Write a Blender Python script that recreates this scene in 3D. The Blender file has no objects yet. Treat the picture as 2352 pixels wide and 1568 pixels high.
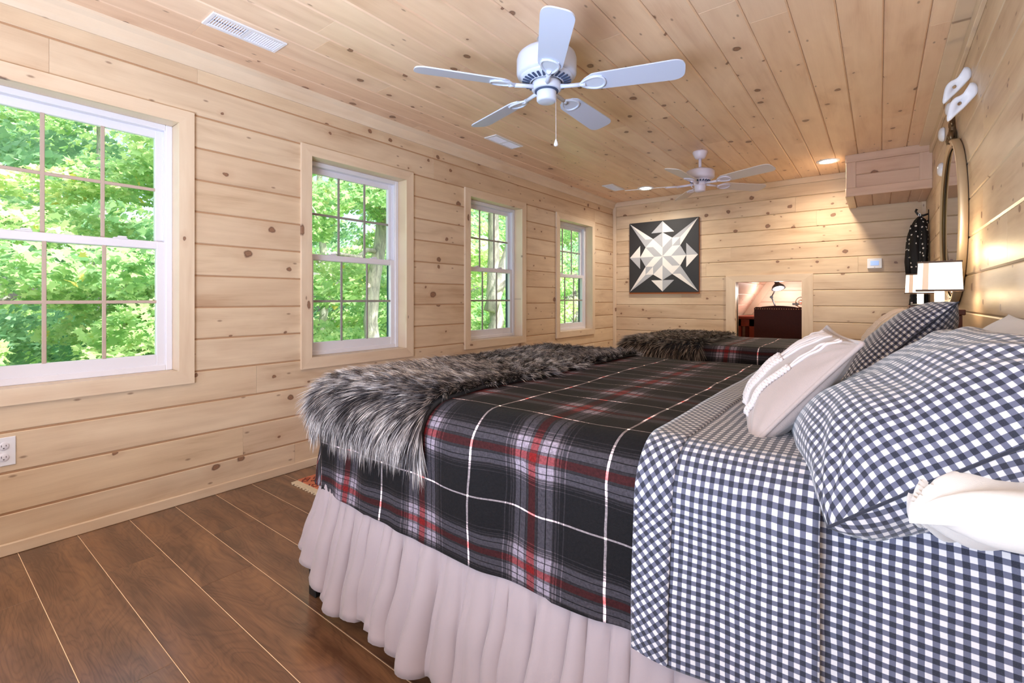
import bpy, math, random
import numpy as np
from mathutils import Vector, Matrix, noise

S = bpy.context.scene
COL = S.collection
PI = math.pi
random.seed(7)

# ------------------------------------------------------------------ camera, sky, sun, exposure
XL, XR, YB, YR, H = -2.906, 0.357, 6.054, -4.6, 2.40
CAM_H = 1.077
cam_d = bpy.data.cameras.new('camera')
cam = bpy.data.objects.new('camera', cam_d)
COL.objects.link(cam)
cam.location = (0, 0, CAM_H)
cam.rotation_euler = (PI/2, 0, math.radians(37.72))
cam_d.sensor_width = 36.0
cam_d.lens = 36.0*1090.3/2352.0
cam_d.shift_y = -(784-686.6)/2352.0
cam_d.clip_start = 0.02
cam_d.clip_end = 300
S.camera = cam

S.view_settings.view_transform = 'Standard'
S.view_settings.look = 'None'
S.view_settings.gamma = 1.0
S.view_settings.use_curve_mapping = False
S.view_settings.exposure = 0.74

SKY_STRENGTH = 0.26
world = bpy.data.worlds.new('world')
S.world = world
world.use_nodes = True
wn = world.node_tree
wn.nodes.clear()
wo = wn.nodes.new('ShaderNodeOutputWorld')
wb = wn.nodes.new('ShaderNodeBackground')
ws = wn.nodes.new('ShaderNodeTexSky')
ws.sky_type = 'NISHITA'
ws.sun_disc = False
ws.sun_elevation = math.radians(48)
ws.sun_rotation = math.radians(100)
ws.dust_density = 4.0
ws.air_density = 1.2
wb.inputs['Strength'].default_value = SKY_STRENGTH
wn.links.new(ws.outputs[0], wb.inputs['Color'])
wn.links.new(wb.outputs[0], wo.inputs['Surface'])

def light(kind, name, loc, power, color=(1, 1, 1), rot=(0, 0, 0), size=0.3, size_y=None, spot=None, blend=0.5):
    d = bpy.data.lights.new(name, kind)
    d.energy = power
    d.color = color
    if kind == 'AREA':
        d.shape = 'RECTANGLE' if size_y else 'DISK'
        d.size = size
        if size_y:
            d.size_y = size_y
    elif kind == 'SUN':
        d.angle = size
    else:
        d.shadow_soft_size = size
    if kind == 'SPOT':
        d.spot_size = spot
        d.spot_blend = blend
    o = bpy.data.objects.new(name, d)
    o.location = loc
    o.rotation_euler = rot
    COL.objects.link(o)
    return o

SUN = light('SUN', 'sun', (8, -2, 20), 6.0, (1.0, 0.96, 0.86), (math.radians(40), 0, math.radians(115)), size=0.02)
# added out-of-view area fills, standing in for bounced flash and room light
light('AREA', 'soft_fill', (-2.0, -3.9, 1.45), 36, (0.66, 0.80, 1.0), (math.radians(92), 0, math.radians(-14)), size=2.4, size_y=1.6)
light('AREA', 'bounce_fill', (-0.75, -0.80, 0.85), 86, (0.68, 0.81, 1.0), (math.radians(150), 0, math.radians(2)), size=1.3, size_y=1.0)

# ------------------------------------------------------------------ materials
def new_mat(name):
    m = bpy.data.materials.new(name)
    m.use_nodes = True
    nt = m.node_tree
    b = nt.nodes['Principled BSDF']
    return m, nt, b

def lin(c):
    return tuple(((x/255.0)/12.92 if x/255.0 <= .04045 else ((x/255.0+.055)/1.055)**2.4) for x in c) + (1.0,)

def plain(name, rgb, rough=0.5, metal=0.0, spec=0.5, bump=0.0, bscale=200.0, coat=0.0, var=0.0, sheen=0.0):
    m, nt, b = new_mat(name)
    c = lin(rgb)
    b.inputs['Base Color'].default_value = c
    b.inputs['Roughness'].default_value = rough
    b.inputs['Metallic'].default_value = metal
    b.inputs['Specular IOR Level'].default_value = spec
    b.inputs['Sheen Weight'].default_value = sheen
    tc = nt.nodes.new('ShaderNodeTexCoord')
    nz = nt.nodes.new('ShaderNodeTexNoise')
    nz.inputs['Scale'].default_value = bscale
    nz.inputs['Detail'].default_value = 3
    nt.links.new(tc.outputs['Object'], nz.inputs['Vector'])
    if var > 0:
        mx = nt.nodes.new('ShaderNodeMixRGB')
        mx.inputs[1].default_value = tuple(v*(1-var) for v in c[:3]) + (1,)
        mx.inputs[2].default_value = tuple(min(1, v*(1+var)) for v in c[:3]) + (1,)
        nt.links.new(nz.outputs[0], mx.inputs[0])
        nt.links.new(mx.outputs[0], b.inputs['Base Color'])
    if bump > 0:
        bp = nt.nodes.new('ShaderNodeBump')
        bp.inputs['Strength'].default_value = bump
        bp.inputs['Distance'].default_value = 0.002
        nt.links.new(nz.outputs[0], bp.inputs['Height'])
        nt.links.new(bp.outputs[0], b.inputs['Normal'])
    return m

class N:
    """tiny node helper"""
    def __init__(s, nt): s.nt = nt
    def n(s, t, **kw):
        x = s.nt.nodes.new(t)
        for k, v in kw.items(): setattr(x, k, v)
        return x
    def lk(s, a, b): s.nt.links.new(a, b)
    def _in(s, node, i, v):
        if hasattr(v, 'is_output') or hasattr(v, 'links'): s.lk(v, node.inputs[i])
        elif v is not None: node.inputs[i].default_value = v
    def math(s, op, a, b=None, c=None, clamp=False):
        x = s.n('ShaderNodeMath', operation=op); x.use_clamp = clamp
        s._in(x, 0, a); s._in(x, 1, b); s._in(x, 2, c)
        return x.outputs[0]
    def mix(s, f, a, b, typ='MIX'):
        x = s.n('ShaderNodeMixRGB', blend_type=typ)
        s._in(x, 0, f); s._in(x, 1, a); s._in(x, 2, b)
        return x.outputs[0]
    def ramp(s, f, stops, interp='LINEAR'):
        x = s.n('ShaderNodeValToRGB'); r = x.color_ramp; r.interpolation = interp
        while len(r.elements) > 1: r.elements.remove(r.elements[-1])
        r.elements[0].position = stops[0][0]; r.elements[0].color = stops[0][1]
        for p, c in stops[1:]:
            e = r.elements.new(p); e.color = c
        s._in(x, 0, f)
        return x.outputs[0]
    def noise(s, vec, scale, detail=2, rough=0.5, dist=0.0):
        x = s.n('ShaderNodeTexNoise'); x.inputs['Scale'].default_value = scale
        x.inputs['Detail'].default_value = detail; x.inputs['Roughness'].default_value = rough
        x.inputs['Distortion'].default_value = dist
        s.lk(vec, x.inputs['Vector'])
        return x.outputs[0]
    def vmul(s, v, k):
        x = s.n('ShaderNodeVectorMath', operation='MULTIPLY'); s.lk(v, x.inputs[0]); x.inputs[1].default_value = k
        return x.outputs[0]
    def vadd(s, a, b):
        x = s.n('ShaderNodeVectorMath', operation='ADD'); s.lk(a, x.inputs[0]); s.lk(b, x.inputs[1])
        return x.outputs[0]
    def sep(s, v):
        x = s.n('ShaderNodeSeparateXYZ'); s.lk(v, x.inputs[0]); return x.outputs
    def comb(s, a, b, c=0.0):
        x = s.n('ShaderNodeCombineXYZ'); s._in(x, 0, a); s._in(x, 1, b); s._in(x, 2, c); return x.outputs[0]

def pine(name, light_c, dark_c, knots=0.55, rough=0.42, kscale=(3.0, 3.6), tint=0.6):
    """knotty pine: grain runs along local X; each board shifted by its own random number"""
    m, nt, b = new_mat(name)
    g = N(nt)
    tc = g.n('ShaderNodeTexCoord'); oi = g.n('ShaderNodeObjectInfo')
    rnd = oi.outputs['Random']
    off = g.comb(g.math('MULTIPLY', rnd, 53.0), g.math('MULTIPLY', rnd, 31.0), g.math('MULTIPLY', rnd, 17.0))
    p = g.vadd(tc.outputs['Object'], off)
    xyz = g.sep(p)
    # knots
    kp = g.comb(g.math('MULTIPLY', xyz[0], kscale[0]), g.math('MULTIPLY', xyz[1], kscale[1]), 0.0)
    vo = g.n('ShaderNodeTexVoronoi', voronoi_dimensions='2D', feature='F1'); vo.inputs['Scale'].default_value = 1.0
    vo.inputs['Randomness'].default_value = 1.0
    wob = g.noise(p, 22, 2)
    kd = g.n('ShaderNodeVectorMath', operation='ADD'); g.lk(kp, kd.inputs[0])
    g.lk(g.comb(g.math('MULTIPLY', g.math('SUBTRACT', wob, 0.5), 0.07), g.math('MULTIPLY', g.math('SUBTRACT', wob, 0.5), 0.09)), kd.inputs[1])
    g.lk(kd.outputs[0], vo.inputs['Vector'])
    dist = vo.outputs['Distance']; cr = g.sep(vo.outputs['Color'])
    keep = g.math('LESS_THAN', cr[0], knots)
    rad = g.math('ADD', g.math('MULTIPLY', g.math('POWER', cr[1], 1.6), 0.066), 0.022)
    nd = g.math('DIVIDE', dist, rad)                       # 1 at the knot rim
    kmask = g.math('MULTIPLY', keep, g.ramp(nd, [(0.0, (1, 1, 1, 1)), (0.80, (.9, .9, .9, 1)), (1.0, (0, 0, 0, 1))]))
    ringm = g.math('MULTIPLY', keep, g.ramp(g.math('MULTIPLY', nd, 0.5), [(0.0, (.55, .55, .55, 1)), (0.3, (.5, .5, .5, 1)), (0.42, (1, 1, 1, 1)), (0.52, (.5, .5, .5, 1)), (0.62, (0, 0, 0, 1))]))
    halo = g.math('MULTIPLY', keep, g.ramp(g.math('MULTIPLY', nd, 0.18), [(0.0, (1, 1, 1, 1)), (0.2, (.6, .6, .6, 1)), (0.8, (0, 0, 0, 1))]))
    # grain, bent round the knots
    bend = g.math('MULTIPLY', halo, 0.012)
    gy = g.math('ADD', xyz[1], bend)
    wave = g.noise(g.comb(g.math('MULTIPLY', xyz[0], 0.9), g.math('MULTIPLY', gy, 13.0), 0.0), 1.5, 4, 0.5, 0.5)
    fine = g.noise(g.comb(g.math('MULTIPLY', xyz[0], 7.0), g.math('MULTIPLY', gy, 220.0), 0.0), 1.0, 3, 0.6)
    broad = g.noise(g.comb(g.math('MULTIPLY', xyz[0], 1.4), g.math('MULTIPLY', gy, 5.0), 3.0), 1.2, 3, 0.6, 0.6)
    f = g.math('ADD', g.math('MULTIPLY', wave, 0.38), g.math('ADD', g.math('MULTIPLY', fine, 0.12), g.math('MULTIPLY', broad, 0.50)))
    lc, dc = lin(light_c), lin(dark_c)
    col = g.ramp(f, [(0.34, lc), (0.54, tuple(.65*a+.35*c for a, c in zip(lc, dc))), (0.74, dc)])
    # board-to-board tint
    t1 = g.math('FRACT', g.math('MULTIPLY', rnd, 7.31))
    tintc = g.ramp(t1, [(0.0, (1.0, 0.97, 0.92, 1)), (0.35, (1.0, 1.0, 1.0, 1)), (0.6, (0.86, 0.78, 0.72, 1)), (0.8, (1.0, 0.96, 0.88, 1)), (1.0, (0.94, 0.87, 0.80, 1))])
    col = g.mix(tint, col, tintc, 'MULTIPLY')
    # dark streaks that trail from some knots
    col = g.mix(g.math('MULTIPLY', halo, 0.30), col, lin((168, 118, 84)))
    col = g.mix(g.math('MULTIPLY', kmask, 0.70), col, lin((150, 100, 72)))
    col = g.mix(g.math('MULTIPLY', ringm, 0.72), col, lin((78, 42, 32)))
    # small pin knots
    vp = g.n('ShaderNodeTexVoronoi', voronoi_dimensions='2D', feature='F1'); vp.inputs['Scale'].default_value = 1.0
    g.lk(g.comb(g.math('MULTIPLY', xyz[0], 4.6), g.math('MULTIPLY', xyz[1], 11.0), 5.0), vp.inputs['Vector'])
    pc = g.sep(vp.outputs['Color'])
    pin = g.math('MULTIPLY', g.math('LESS_THAN', pc[0], knots*0.35), g.ramp(vp.outputs['Distance'], [(0.0, (1, 1, 1, 1)), (0.03, (1, 1, 1, 1)), (0.075, (0, 0, 0, 1))]))
    col = g.mix(g.math('MULTIPLY', pin, 0.6), col, lin((104, 66, 48)))
    g.lk(col, b.inputs['Base Color'])
    b.inputs['Roughness'].default_value = rough
    b.inputs['Specular IOR Level'].default_value = 0.4
    bp = g.n('ShaderNodeBump'); bp.inputs['Strength'].default_value = 0.12; bp.inputs['Distance'].default_value = 0.001
    g.lk(fine, bp.inputs['Height']); g.lk(bp.outputs[0], b.inputs['Normal'])
    return m

M = {}
M['pine_wall'] = pine('pine_wall', (228, 208, 182), (176, 144, 115), knots=0.78)
M['pine_ceiling'] = pine('pine_ceiling', (246, 218, 191), (212, 174, 145), knots=0.60, kscale=(3.2, 4.0))
M['pine_trim'] = pine('pine_trim', (230, 211, 188), (202, 174, 146), knots=0.30, kscale=(2.2, 5.0), tint=0.2)
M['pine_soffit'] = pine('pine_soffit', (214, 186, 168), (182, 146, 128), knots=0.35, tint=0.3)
M['pine_nook'] = pine('pine_nook', (232, 205, 186), (204, 168, 144), knots=0.4)
M['pine_backing'] = plain('pine_backing', (176, 138, 106), 0.8, var=0.1, bscale=8)

def floor_mat():
    m, nt, b = new_mat('oak_floor'); g = N(nt)
    tc = g.n('ShaderNodeTexCoord'); oi = g.n('ShaderNodeObjectInfo'); rnd = oi.outputs['Random']
    off = g.comb(g.math('MULTIPLY', rnd, 41.0), g.math('MULTIPLY', rnd, 23.0), 0.0)
    p = g.vadd(tc.outputs['Object'], off); x = g.sep(p)
    warp = g.noise(g.comb(g.math('MULTIPLY', x[0], 1.3), g.math('MULTIPLY', x[1], 4.5)), 1.0, 3, 0.5, 0.8)
    rings = g.math('FRACT', g.math('MULTIPLY', warp, 24.0))
    ringl = g.ramp(rings, [(0, (0, 0, 0, 1)), (.35, (1, 1, 1, 1)), (.8, (.7, .7, .7, 1)), (1, (0, 0, 0, 1))])
    fine = g.noise(g.comb(g.math('MULTIPLY', x[0], 5.0), g.math('MULTIPLY', x[1], 260.0)), 1.0, 3, 0.6)
    broad = g.noise(g.comb(g.math('MULTIPLY', x[0], 1.2), g.math('MULTIPLY', x[1], 7.0), 4.0), 1.5, 4, 0.6, 0.5)
    f = g.math('ADD', g.math('MULTIPLY', broad, 0.62), g.math('ADD', g.math('MULTIPLY', fine, 0.18), g.math('MULTIPLY', ringl, 0.06)))
    col = g.ramp(f, [(0.34, lin((88, 60, 44))), (0.46, lin((116, 82, 60))), (0.56, lin((134, 96, 68))), (0.68, lin((156, 112, 78)))])
    t1 = g.math('FRACT', g.math('MULTIPLY', rnd, 5.77))
    col = g.mix(0.55, col, g.ramp(t1, [(0, (.84, .84, .86, 1)), (.5, (1.05, 1, .96, 1)), (1, (.95, .9, .88, 1))]), 'MULTIPLY')
    g.lk(col, b.inputs['Base Color'])
    b.inputs['Roughness'].default_value = 0.30
    g.lk(g.math('ADD', g.math('MULTIPLY', fine, 0.12), 0.17), b.inputs['Roughness'])
    b.inputs['Specular IOR Level'].default_value = 0.7; b.inputs['Coat Weight'].default_value = 0.35; b.inputs['Coat Roughness'].default_value = 0.28
    bp = g.n('ShaderNodeBump'); bp.inputs['Strength'].default_value = 0.10; bp.inputs['Distance'].default_value = 0.001
    g.lk(fine, bp.inputs['Height']); g.lk(bp.outputs[0], b.inputs['Normal'])
    return m
M['floor'] = floor_mat()
M['floor_gap'] = plain('floor_gap', (250, 222, 190), 0.7)
M['vinyl'] = plain('white_vinyl', (226, 224, 234), 0.32)
M['muntin'] = plain('tan_grille', (188, 168, 156), 0.4)
M['muntin_dark'] = plain('grey_grille', (150, 146, 142), 0.4)
M['track'] = plain('dark_track', (58, 92, 96), 0.5)
M['white'] = plain('white_plastic', (232, 232, 240), 0.35)
M['fan_white'] = plain('white_enamel', (212, 222, 246), 0.30, spec=0.5)
M['fan_lilac'] = plain('white_enamel_far', (226, 218, 236), 0.32)
M['fan_blade'] = plain('white_blade', (206, 216, 244), 0.45)
M['fan_blade_far'] = plain('cream_blade', (222, 212, 210), 0.45)
M['slot'] = plain('dark_slot', (62, 78, 112), 0.6)
M['black'] = plain('black_metal', (22, 21, 22), 0.4, spec=0.5)
M['bronze'] = plain('aged_bronze', (118, 96, 72), 0.4, metal=0.75, bump=0.6, bscale=60, var=0.3)
M['gold'] = plain('brushed_gold', (206, 186, 156), 0.36, metal=0.45)
M['gold_dark'] = plain('gold_groove', (128, 102, 66), 0.35, metal=0.8)
M['mirror'] = plain('mirror_glass', (225, 228, 228), 0.02, metal=1.0)
M['ceramic'] = plain('white_ceramic', (232, 234, 246), 0.22)
M['redwood'] = plain('red_wood', (134, 50, 26), 0.35, var=0.25, bscale=12)
M['leather'] = plain('brown_leather', (64, 25, 14), 0.6, spec=0.25, bump=0.3, bscale=120, var=0.3)
M['nail'] = plain('nail_head', (214, 190, 160), 0.25, metal=0.8)
M['cotton'] = plain('white_cotton', (200, 194, 190), 0.85, bump=0.15, bscale=700, sheen=0.2)
M['cotton_cream'] = plain('cream_cotton', (236, 222, 210), 0.85, bump=0.15, bscale=700, sheen=0.2)
M['cotton_grey'] = plain('pale_grey_cotton', (200, 200, 208), 0.85, bump=0.15, bscale=700, sheen=0.2)
M['knit'] = plain('cream_knit', (158, 142, 137), 0.9, bump=0.3, bscale=500, sheen=0.3)
M['knit_far'] = plain('cream_knit_far', (228, 206, 188), 0.9, bump=0.3, bscale=500)
M['cord'] = plain('cream_cord', (196, 184, 181), 0.85, bump=0.5, bscale=600, sheen=0.3)
M['skirt'] = plain('mauve_skirt', (156, 141, 144), 0.75, bump=0.10, bscale=900, sheen=0.25)
M['mattress'] = plain('mattress_ticking', (208, 204, 204), 0.9)
M['bark'] = None
M['art_black'] = plain('quilt_black', (44, 44, 48), 0.5, var=0.1, bscale=40)
M['art_white'] = plain('quilt_white', (236, 232, 230), 0.5, var=0.02, bscale=40)
M['art_grey'] = plain('quilt_grey', (176, 178, 186), 0.5, var=0.03, bscale=40)
M['art_edge'] = plain('quilt_edge', (150, 84, 34), 0.5)
M['screen'] = plain('blue_screen', (150, 180, 226), 0.2)
M['chest'] = plain('dark_chest_wood', (84, 40, 28), 0.35, var=0.2, bscale=14)
M['fringe'] = plain('cream_fringe', (222, 204, 176), 0.9)

def emis(name, rgb, strength):
    m, nt, b = new_mat(name)
    b.inputs['Base Color'].default_value = lin(rgb)
    b.inputs['Emission Color'].default_value = lin(rgb)
    b.inputs['Emission Strength'].default_value = strength
    return m
M['lens'] = emis('lamp_lens', (255, 250, 240), 8.0)
M['desk_lens'] = emis('desk_lamp_lens', (240, 240, 255), 7.0)
M['screen'] = emis('thermostat_screen', (150, 178, 230), 0.35)

def shade_mat():
    m, nt, b = new_mat('linen_shade'); g = N(nt)
    tc = g.n('ShaderNodeTexCoord'); x = g.sep(tc.outputs['Object'])
    threads = g.noise(g.comb(g.math('MULTIPLY', x[0], 3.0), g.math('MULTIPLY', x[1], 3.0), g.math('MULTIPLY', x[2], 90.0)), 3.0, 2)
    col = g.ramp(threads, [(0.3, lin((246, 232, 208))), (0.6, lin((255, 250, 240)))])
    g.lk(col, b.inputs['Base Color']); g.lk(col, b.inputs['Emission Color'])
    b.inputs['Emission Strength'].default_value = 0.85
    b.inputs['Roughness'].default_value = 0.9
    return m
M['shade'] = shade_mat()
M['shade_trim'] = plain('shade_trim', (92, 70, 54), 0.7)
M['shade_strip'] = emis('shade_strip', (206, 176, 150), 0.45)
M['lamp_glass'] = emis('lamp_post', (248, 242, 230), 0.7)

def glass_mat():
    m, nt, b = new_mat('window_glass'); g = N(nt)
    out = nt.nodes['Material Output']
    tr = g.n('ShaderNodeBsdfTransparent'); tr.inputs[0].default_value = (0.95, 0.985, 0.965, 1)
    gl = g.n('ShaderNodeBsdfGlossy'); gl.inputs['Roughness'].default_value = 0.02
    lw = g.n('ShaderNodeLayerWeight'); lw.inputs['Blend'].default_value = 0.5
    fr = g.math('ADD', g.math('MULTIPLY', g.math('POWER', lw.outputs['Facing'], 4.0), 0.5), 0.015)
    mx = g.n('ShaderNodeMixShader')
    g.lk(fr, mx.inputs[0]); g.lk(tr.outputs[0], mx.inputs[1]); g.lk(gl.outputs[0], mx.inputs[2])
    g.lk(mx.outputs[0], out.inputs['Surface'])
    return m
M['glass'] = glass_mat()

def gingham_mat(name, rot=0.0, period=0.0163):
    m, nt, b = new_mat(name); g = N(nt)
    uv = g.n('ShaderNodeUVMap'); mp = g.n('ShaderNodeMapping'); mp.inputs['Rotation'].default_value[2] = rot
    nz = g.noise(uv.outputs[0], 9.0, 2)
    wob = g.comb(g.math('MULTIPLY', g.math('SUBTRACT', nz, .5), 0.006), g.math('MULTIPLY', g.math('SUBTRACT', nz, .5), -0.006))
    g.lk(g.vadd(uv.outputs[0], wob), mp.inputs['Vector'])
    x = g.sep(mp.outputs[0])
    def band(c):
        f = g.math('FRACT', g.math('ADD', g.math('DIVIDE', c, period), 200.0))
        t = g.math('ABSOLUTE', g.math('SUBTRACT', f, 0.5))        # 0 .. .5
        return g.math('MULTIPLY', g.math('SUBTRACT', t, 0.235), 33.0, clamp=True)
    a, c = band(x[0]), band(x[1])
    weave = g.noise(g.vmul(uv.outputs[0], (1, 1, 1)), 900.0, 2)
    s = g.math('MULTIPLY', g.math('ADD', a, c), 0.5)
    col = g.ramp(s, [(0.0, lin((196, 191, 192))), (0.5, lin((84, 85, 104))), (1.0, lin((12, 16, 36)))])
    col = g.mix(g.math('MULTIPLY', g.math('SUBTRACT', weave, 0.35), 0.16, clamp=True), col, lin((150, 150, 165)))
    g.lk(col, b.inputs['Base Color'])
    b.inputs['Roughness'].default_value = 0.85; b.inputs['Sheen Weight'].default_value = 0.25
    bp = g.n('ShaderNodeBump'); bp.inputs['Strength'].default_value = 0.25; bp.inputs['Distance'].default_value = 0.0008
    g.lk(weave, bp.inputs['Height']); g.lk(bp.outputs[0], b.inputs['Normal'])
    return m
M['gingham'] = gingham_mat('navy_gingham')
M['gingham_bias'] = gingham_mat('navy_gingham_bias', math.radians(45))

def plaid_mat(name, ox, oy, px=0.38, py=0.255, gain=1.0):
    m, nt, b = new_mat(name); g = N(nt)
    uv = g.n('ShaderNodeUVMap')
    nz = g.noise(uv.outputs[0], 5.0, 2)
    wob = g.comb(g.math('MULTIPLY', g.math('SUBTRACT', nz, .5), 0.02), g.math('MULTIPLY', g.math('SUBTRACT', nz, .5), 0.012))
    x = g.sep(g.vadd(uv.outputs[0], wob))
    K = (0.0020, 0.0018, 0.0022, 1)
    def axis(c, o, p):
        # distance 0 (red centre) .. 0.5 (white line) in periods
        f = g.math('FRACT', g.math('ADD', g.math('DIVIDE', g.math('SUBTRACT', c, o), p), 100.0))
        d = g.math('ABSOLUTE', g.math('SUBTRACT', f, 0.5))   # .5 at white line (o), 0 at red
        red = (0.017, 0.0024, 0.0026, 1); gr = (0.0088, 0.0078, 0.0090, 1); lg = (0.022, 0.0205, 0.0245, 1); wh = (0.12, 0.108, 0.110, 1)
        st = [(0.0, red), (0.030, gr), (0.048, K), (0.053, lg), (0.105, K), (0.112, lg), (0.150, gr), (0.158, K), (0.165, gr), (0.182, K),
              (0.190, gr), (0.196, K), (0.225, gr), (0.232, K), (0.489, wh)]
        return g.ramp(d, st, 'CONSTANT')
    A, B = axis(x[0], ox, px), axis(x[1], oy, py)
    col = g.mix(1.0, A, B, 'ADD')
    # brighter where two coloured bands cross
    cross = g.mix(1.0, A, B, 'MULTIPLY')
    cr2 = g.mix(1.0, cross, (420, 385, 330, 1), 'MULTIPLY')
    col = g.mix(1.0, col, cr2, 'ADD')
    fleece = g.noise(uv.outputs[0], 160.0, 3, 0.7)
    soft = g.noise(uv.outputs[0], 700.0, 2, 0.6)
    col = g.mix(0.75, col, g.ramp(fleece, [(0.3, (.45, .45, .45, 1)), (0.7, (1.5, 1.5, 1.5, 1))]), 'MULTIPLY')
    g.lk(col, b.inputs['Base Color'])
    b.inputs['Roughness'].default_value = 0.75
    b.inputs['Sheen Weight'].default_value = 0.03; b.inputs['Sheen Roughness'].default_value = 0.4
    b.inputs['Specular IOR Level'].default_value = 0.15
    bp = g.n('ShaderNodeBump'); bp.inputs['Strength'].default_value = 0.6; bp.inputs['Distance'].default_value = 0.002
    g.lk(g.math('ADD', fleece, soft), bp.inputs['Height']); g.lk(bp.outputs[0], b.inputs['Normal'])
    return m
M['plaid'] = plaid_mat('plaid_fleece', -0.835, 0.77)
M['plaid_far'] = plaid_mat('plaid_fleece_far', -0.60, 3.17)

def attr_mat(name, stops, attr='v', rough=0.6, translucent=0.0, sheen=0.0, spec=0.3):
    m, nt, b = new_mat(name); g = N(nt)
    at = g.n('ShaderNodeAttribute'); at.attribute_name = attr
    col = g.ramp(at.outputs['Fac'], stops)
    g.lk(col, b.inputs['Base Color'])
    b.inputs['Roughness'].default_value = rough
    b.inputs['Specular IOR Level'].default_value = spec
    b.inputs['Sheen Weight'].default_value = sheen
    if translucent:
        out = nt.nodes['Material Output']
        tl = g.n('ShaderNodeBsdfTranslucent'); g.lk(col, tl.inputs[0])
        mx = g.n('ShaderNodeMixShader'); mx.inputs[0].default_value = translucent
        g.lk(b.outputs[0], mx.inputs[1]); g.lk(tl.outputs[0], mx.inputs[2]); g.lk(mx.outputs[0], out.inputs['Surface'])
    return m
M['fur'] = attr_mat('charcoal_fur', [(0.0, lin((26, 23, 25))), (0.40, lin((58, 52, 55))), (0.72, lin((132, 124, 126))), (1.0, lin((222, 212, 208)))], rough=0.5)
M['fur_far'] = attr_mat('brown_grey_fur', [(0.0, lin((44, 37, 33))), (0.45, lin((88, 77, 70))), (0.75, lin((144, 130, 120))), (1.0, lin((196, 182, 170)))], rough=0.55)
M['fur_base'] = plain('fur_backing', (34, 31, 33), 0.9)
M['leaf'] = attr_mat('maple_leaf', [(0.0, lin((136, 184, 132))), (0.35, lin((176, 212, 148))), (0.7, lin((212, 232, 172))), (0.96, lin((234, 242, 196))), (1.0, lin((246, 226, 130)))], rough=0.45, translucent=0.45)
M['leaf_cool'] = attr_mat('cool_leaf', [(0.0, lin((128, 178, 146))), (0.5, lin((168, 208, 166))), (1.0, lin((212, 234, 188)))], rough=0.5, translucent=0.45)
M['leaf_orange'] = attr_mat('orange_leaf', [(0.0, lin((230, 120, 40))), (1.0, lin((255, 180, 70)))], rough=0.5, translucent=0.4)

def bark_mat():
    m, nt, b = new_mat('grey_bark'); g = N(nt)
    tc = g.n('ShaderNodeTexCoord'); x = g.sep(tc.outputs['Object'])
    n1 = g.noise(g.comb(g.math('MULTIPLY', x[0], 9), g.math('MULTIPLY', x[1], 9), g.math('MULTIPLY', x[2], 2.2)), 1.6, 5, 0.7, 0.6)
    n2 = g.noise(tc.outputs['Object'], 3.0, 3)
    col = g.mix(0.5, g.ramp(n1, [(0.38, lin((96, 90, 84))), (0.5, lin((176, 168, 158))), (0.7, lin((226, 220, 210)))]),
                g.ramp(n2, [(0.4, lin((130, 136, 120))), (0.6, lin((230, 226, 218)))]), 'MULTIPLY')
    col = g.mix(0.25, col, (1, 1, 1, 1))
    g.lk(col, b.inputs['Base Color']); b.inputs['Roughness'].default_value = 0.9
    bp = g.n('ShaderNodeBump'); bp.inputs['Strength'].default_value = 1.0; bp.inputs['Distance'].default_value = 0.03
    g.lk(n1, bp.inputs['Height']); g.lk(bp.outputs[0], b.inputs['Normal'])
    return m
M['bark'] = bark_mat()

def ground_mat():
    m, nt, b = new_mat('woodland_ground'); g = N(nt)
    tc = g.n('ShaderNodeTexCoord')
    n1 = g.noise(tc.outputs['Object'], 1.2, 5, 0.7)
    n2 = g.noise(tc.outputs['Object'], 14.0, 3, 0.7)
    col = g.ramp(g.math('ADD', g.math('MULTIPLY', n1, .6), g.math('MULTIPLY', n2, .4)), [(0.35, lin((86, 122, 60))), (0.5, lin((140, 174, 90))), (0.62, lin((190, 186, 130))), (0.8, lin((170, 140, 100)))])
    g.lk(col, b.inputs['Base Color']); b.inputs['Roughness'].default_value = 0.95
    return m
M['ground'] = ground_mat()
M['gravel'] = plain('pale_gravel', (206, 208, 206), 0.9, var=0.12, bscale=6)

def rug_mat():
    m, nt, b = new_mat('oriental_rug'); g = N(nt)
    tc = g.n('ShaderNodeTexCoord')
    vo = g.n('ShaderNodeTexVoronoi', feature='F1', distance='MANHATTAN'); vo.inputs['Scale'].default_value = 22
    g.lk(tc.outputs['Object'], vo.inputs['Vector'])
    col = g.ramp(vo.outputs['Distance'], [(0.0, lin((220, 170, 120))), (0.18, lin((150, 60, 40))), (0.34, lin((176, 84, 56))), (0.45, lin((60, 30, 34))), (0.62, lin((190, 110, 80)))], 'CONSTANT')
    g.lk(col, b.inputs['Base Color']); b.inputs['Roughness'].default_value = 0.95
    return m
M['rug'] = rug_mat()

def dots_mat():
    m, nt, b = new_mat('black_dotted_cloth'); g = N(nt)
    tc = g.n('ShaderNodeTexCoord')
    vo = g.n('ShaderNodeTexVoronoi', feature='F1'); vo.inputs['Scale'].default_value = 25; vo.inputs['Randomness'].default_value = 0.6
    g.lk(tc.outputs['Object'], vo.inputs['Vector'])
    col = g.ramp(vo.outputs['Distance'], [(0.0, lin((230, 224, 220))), (0.22, lin((20, 18, 20)))], 'CONSTANT')
    g.lk(col, b.inputs['Base Color']); b.inputs['Roughness'].default_value = 0.7
    return m
M['dots'] = dots_mat()

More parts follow.
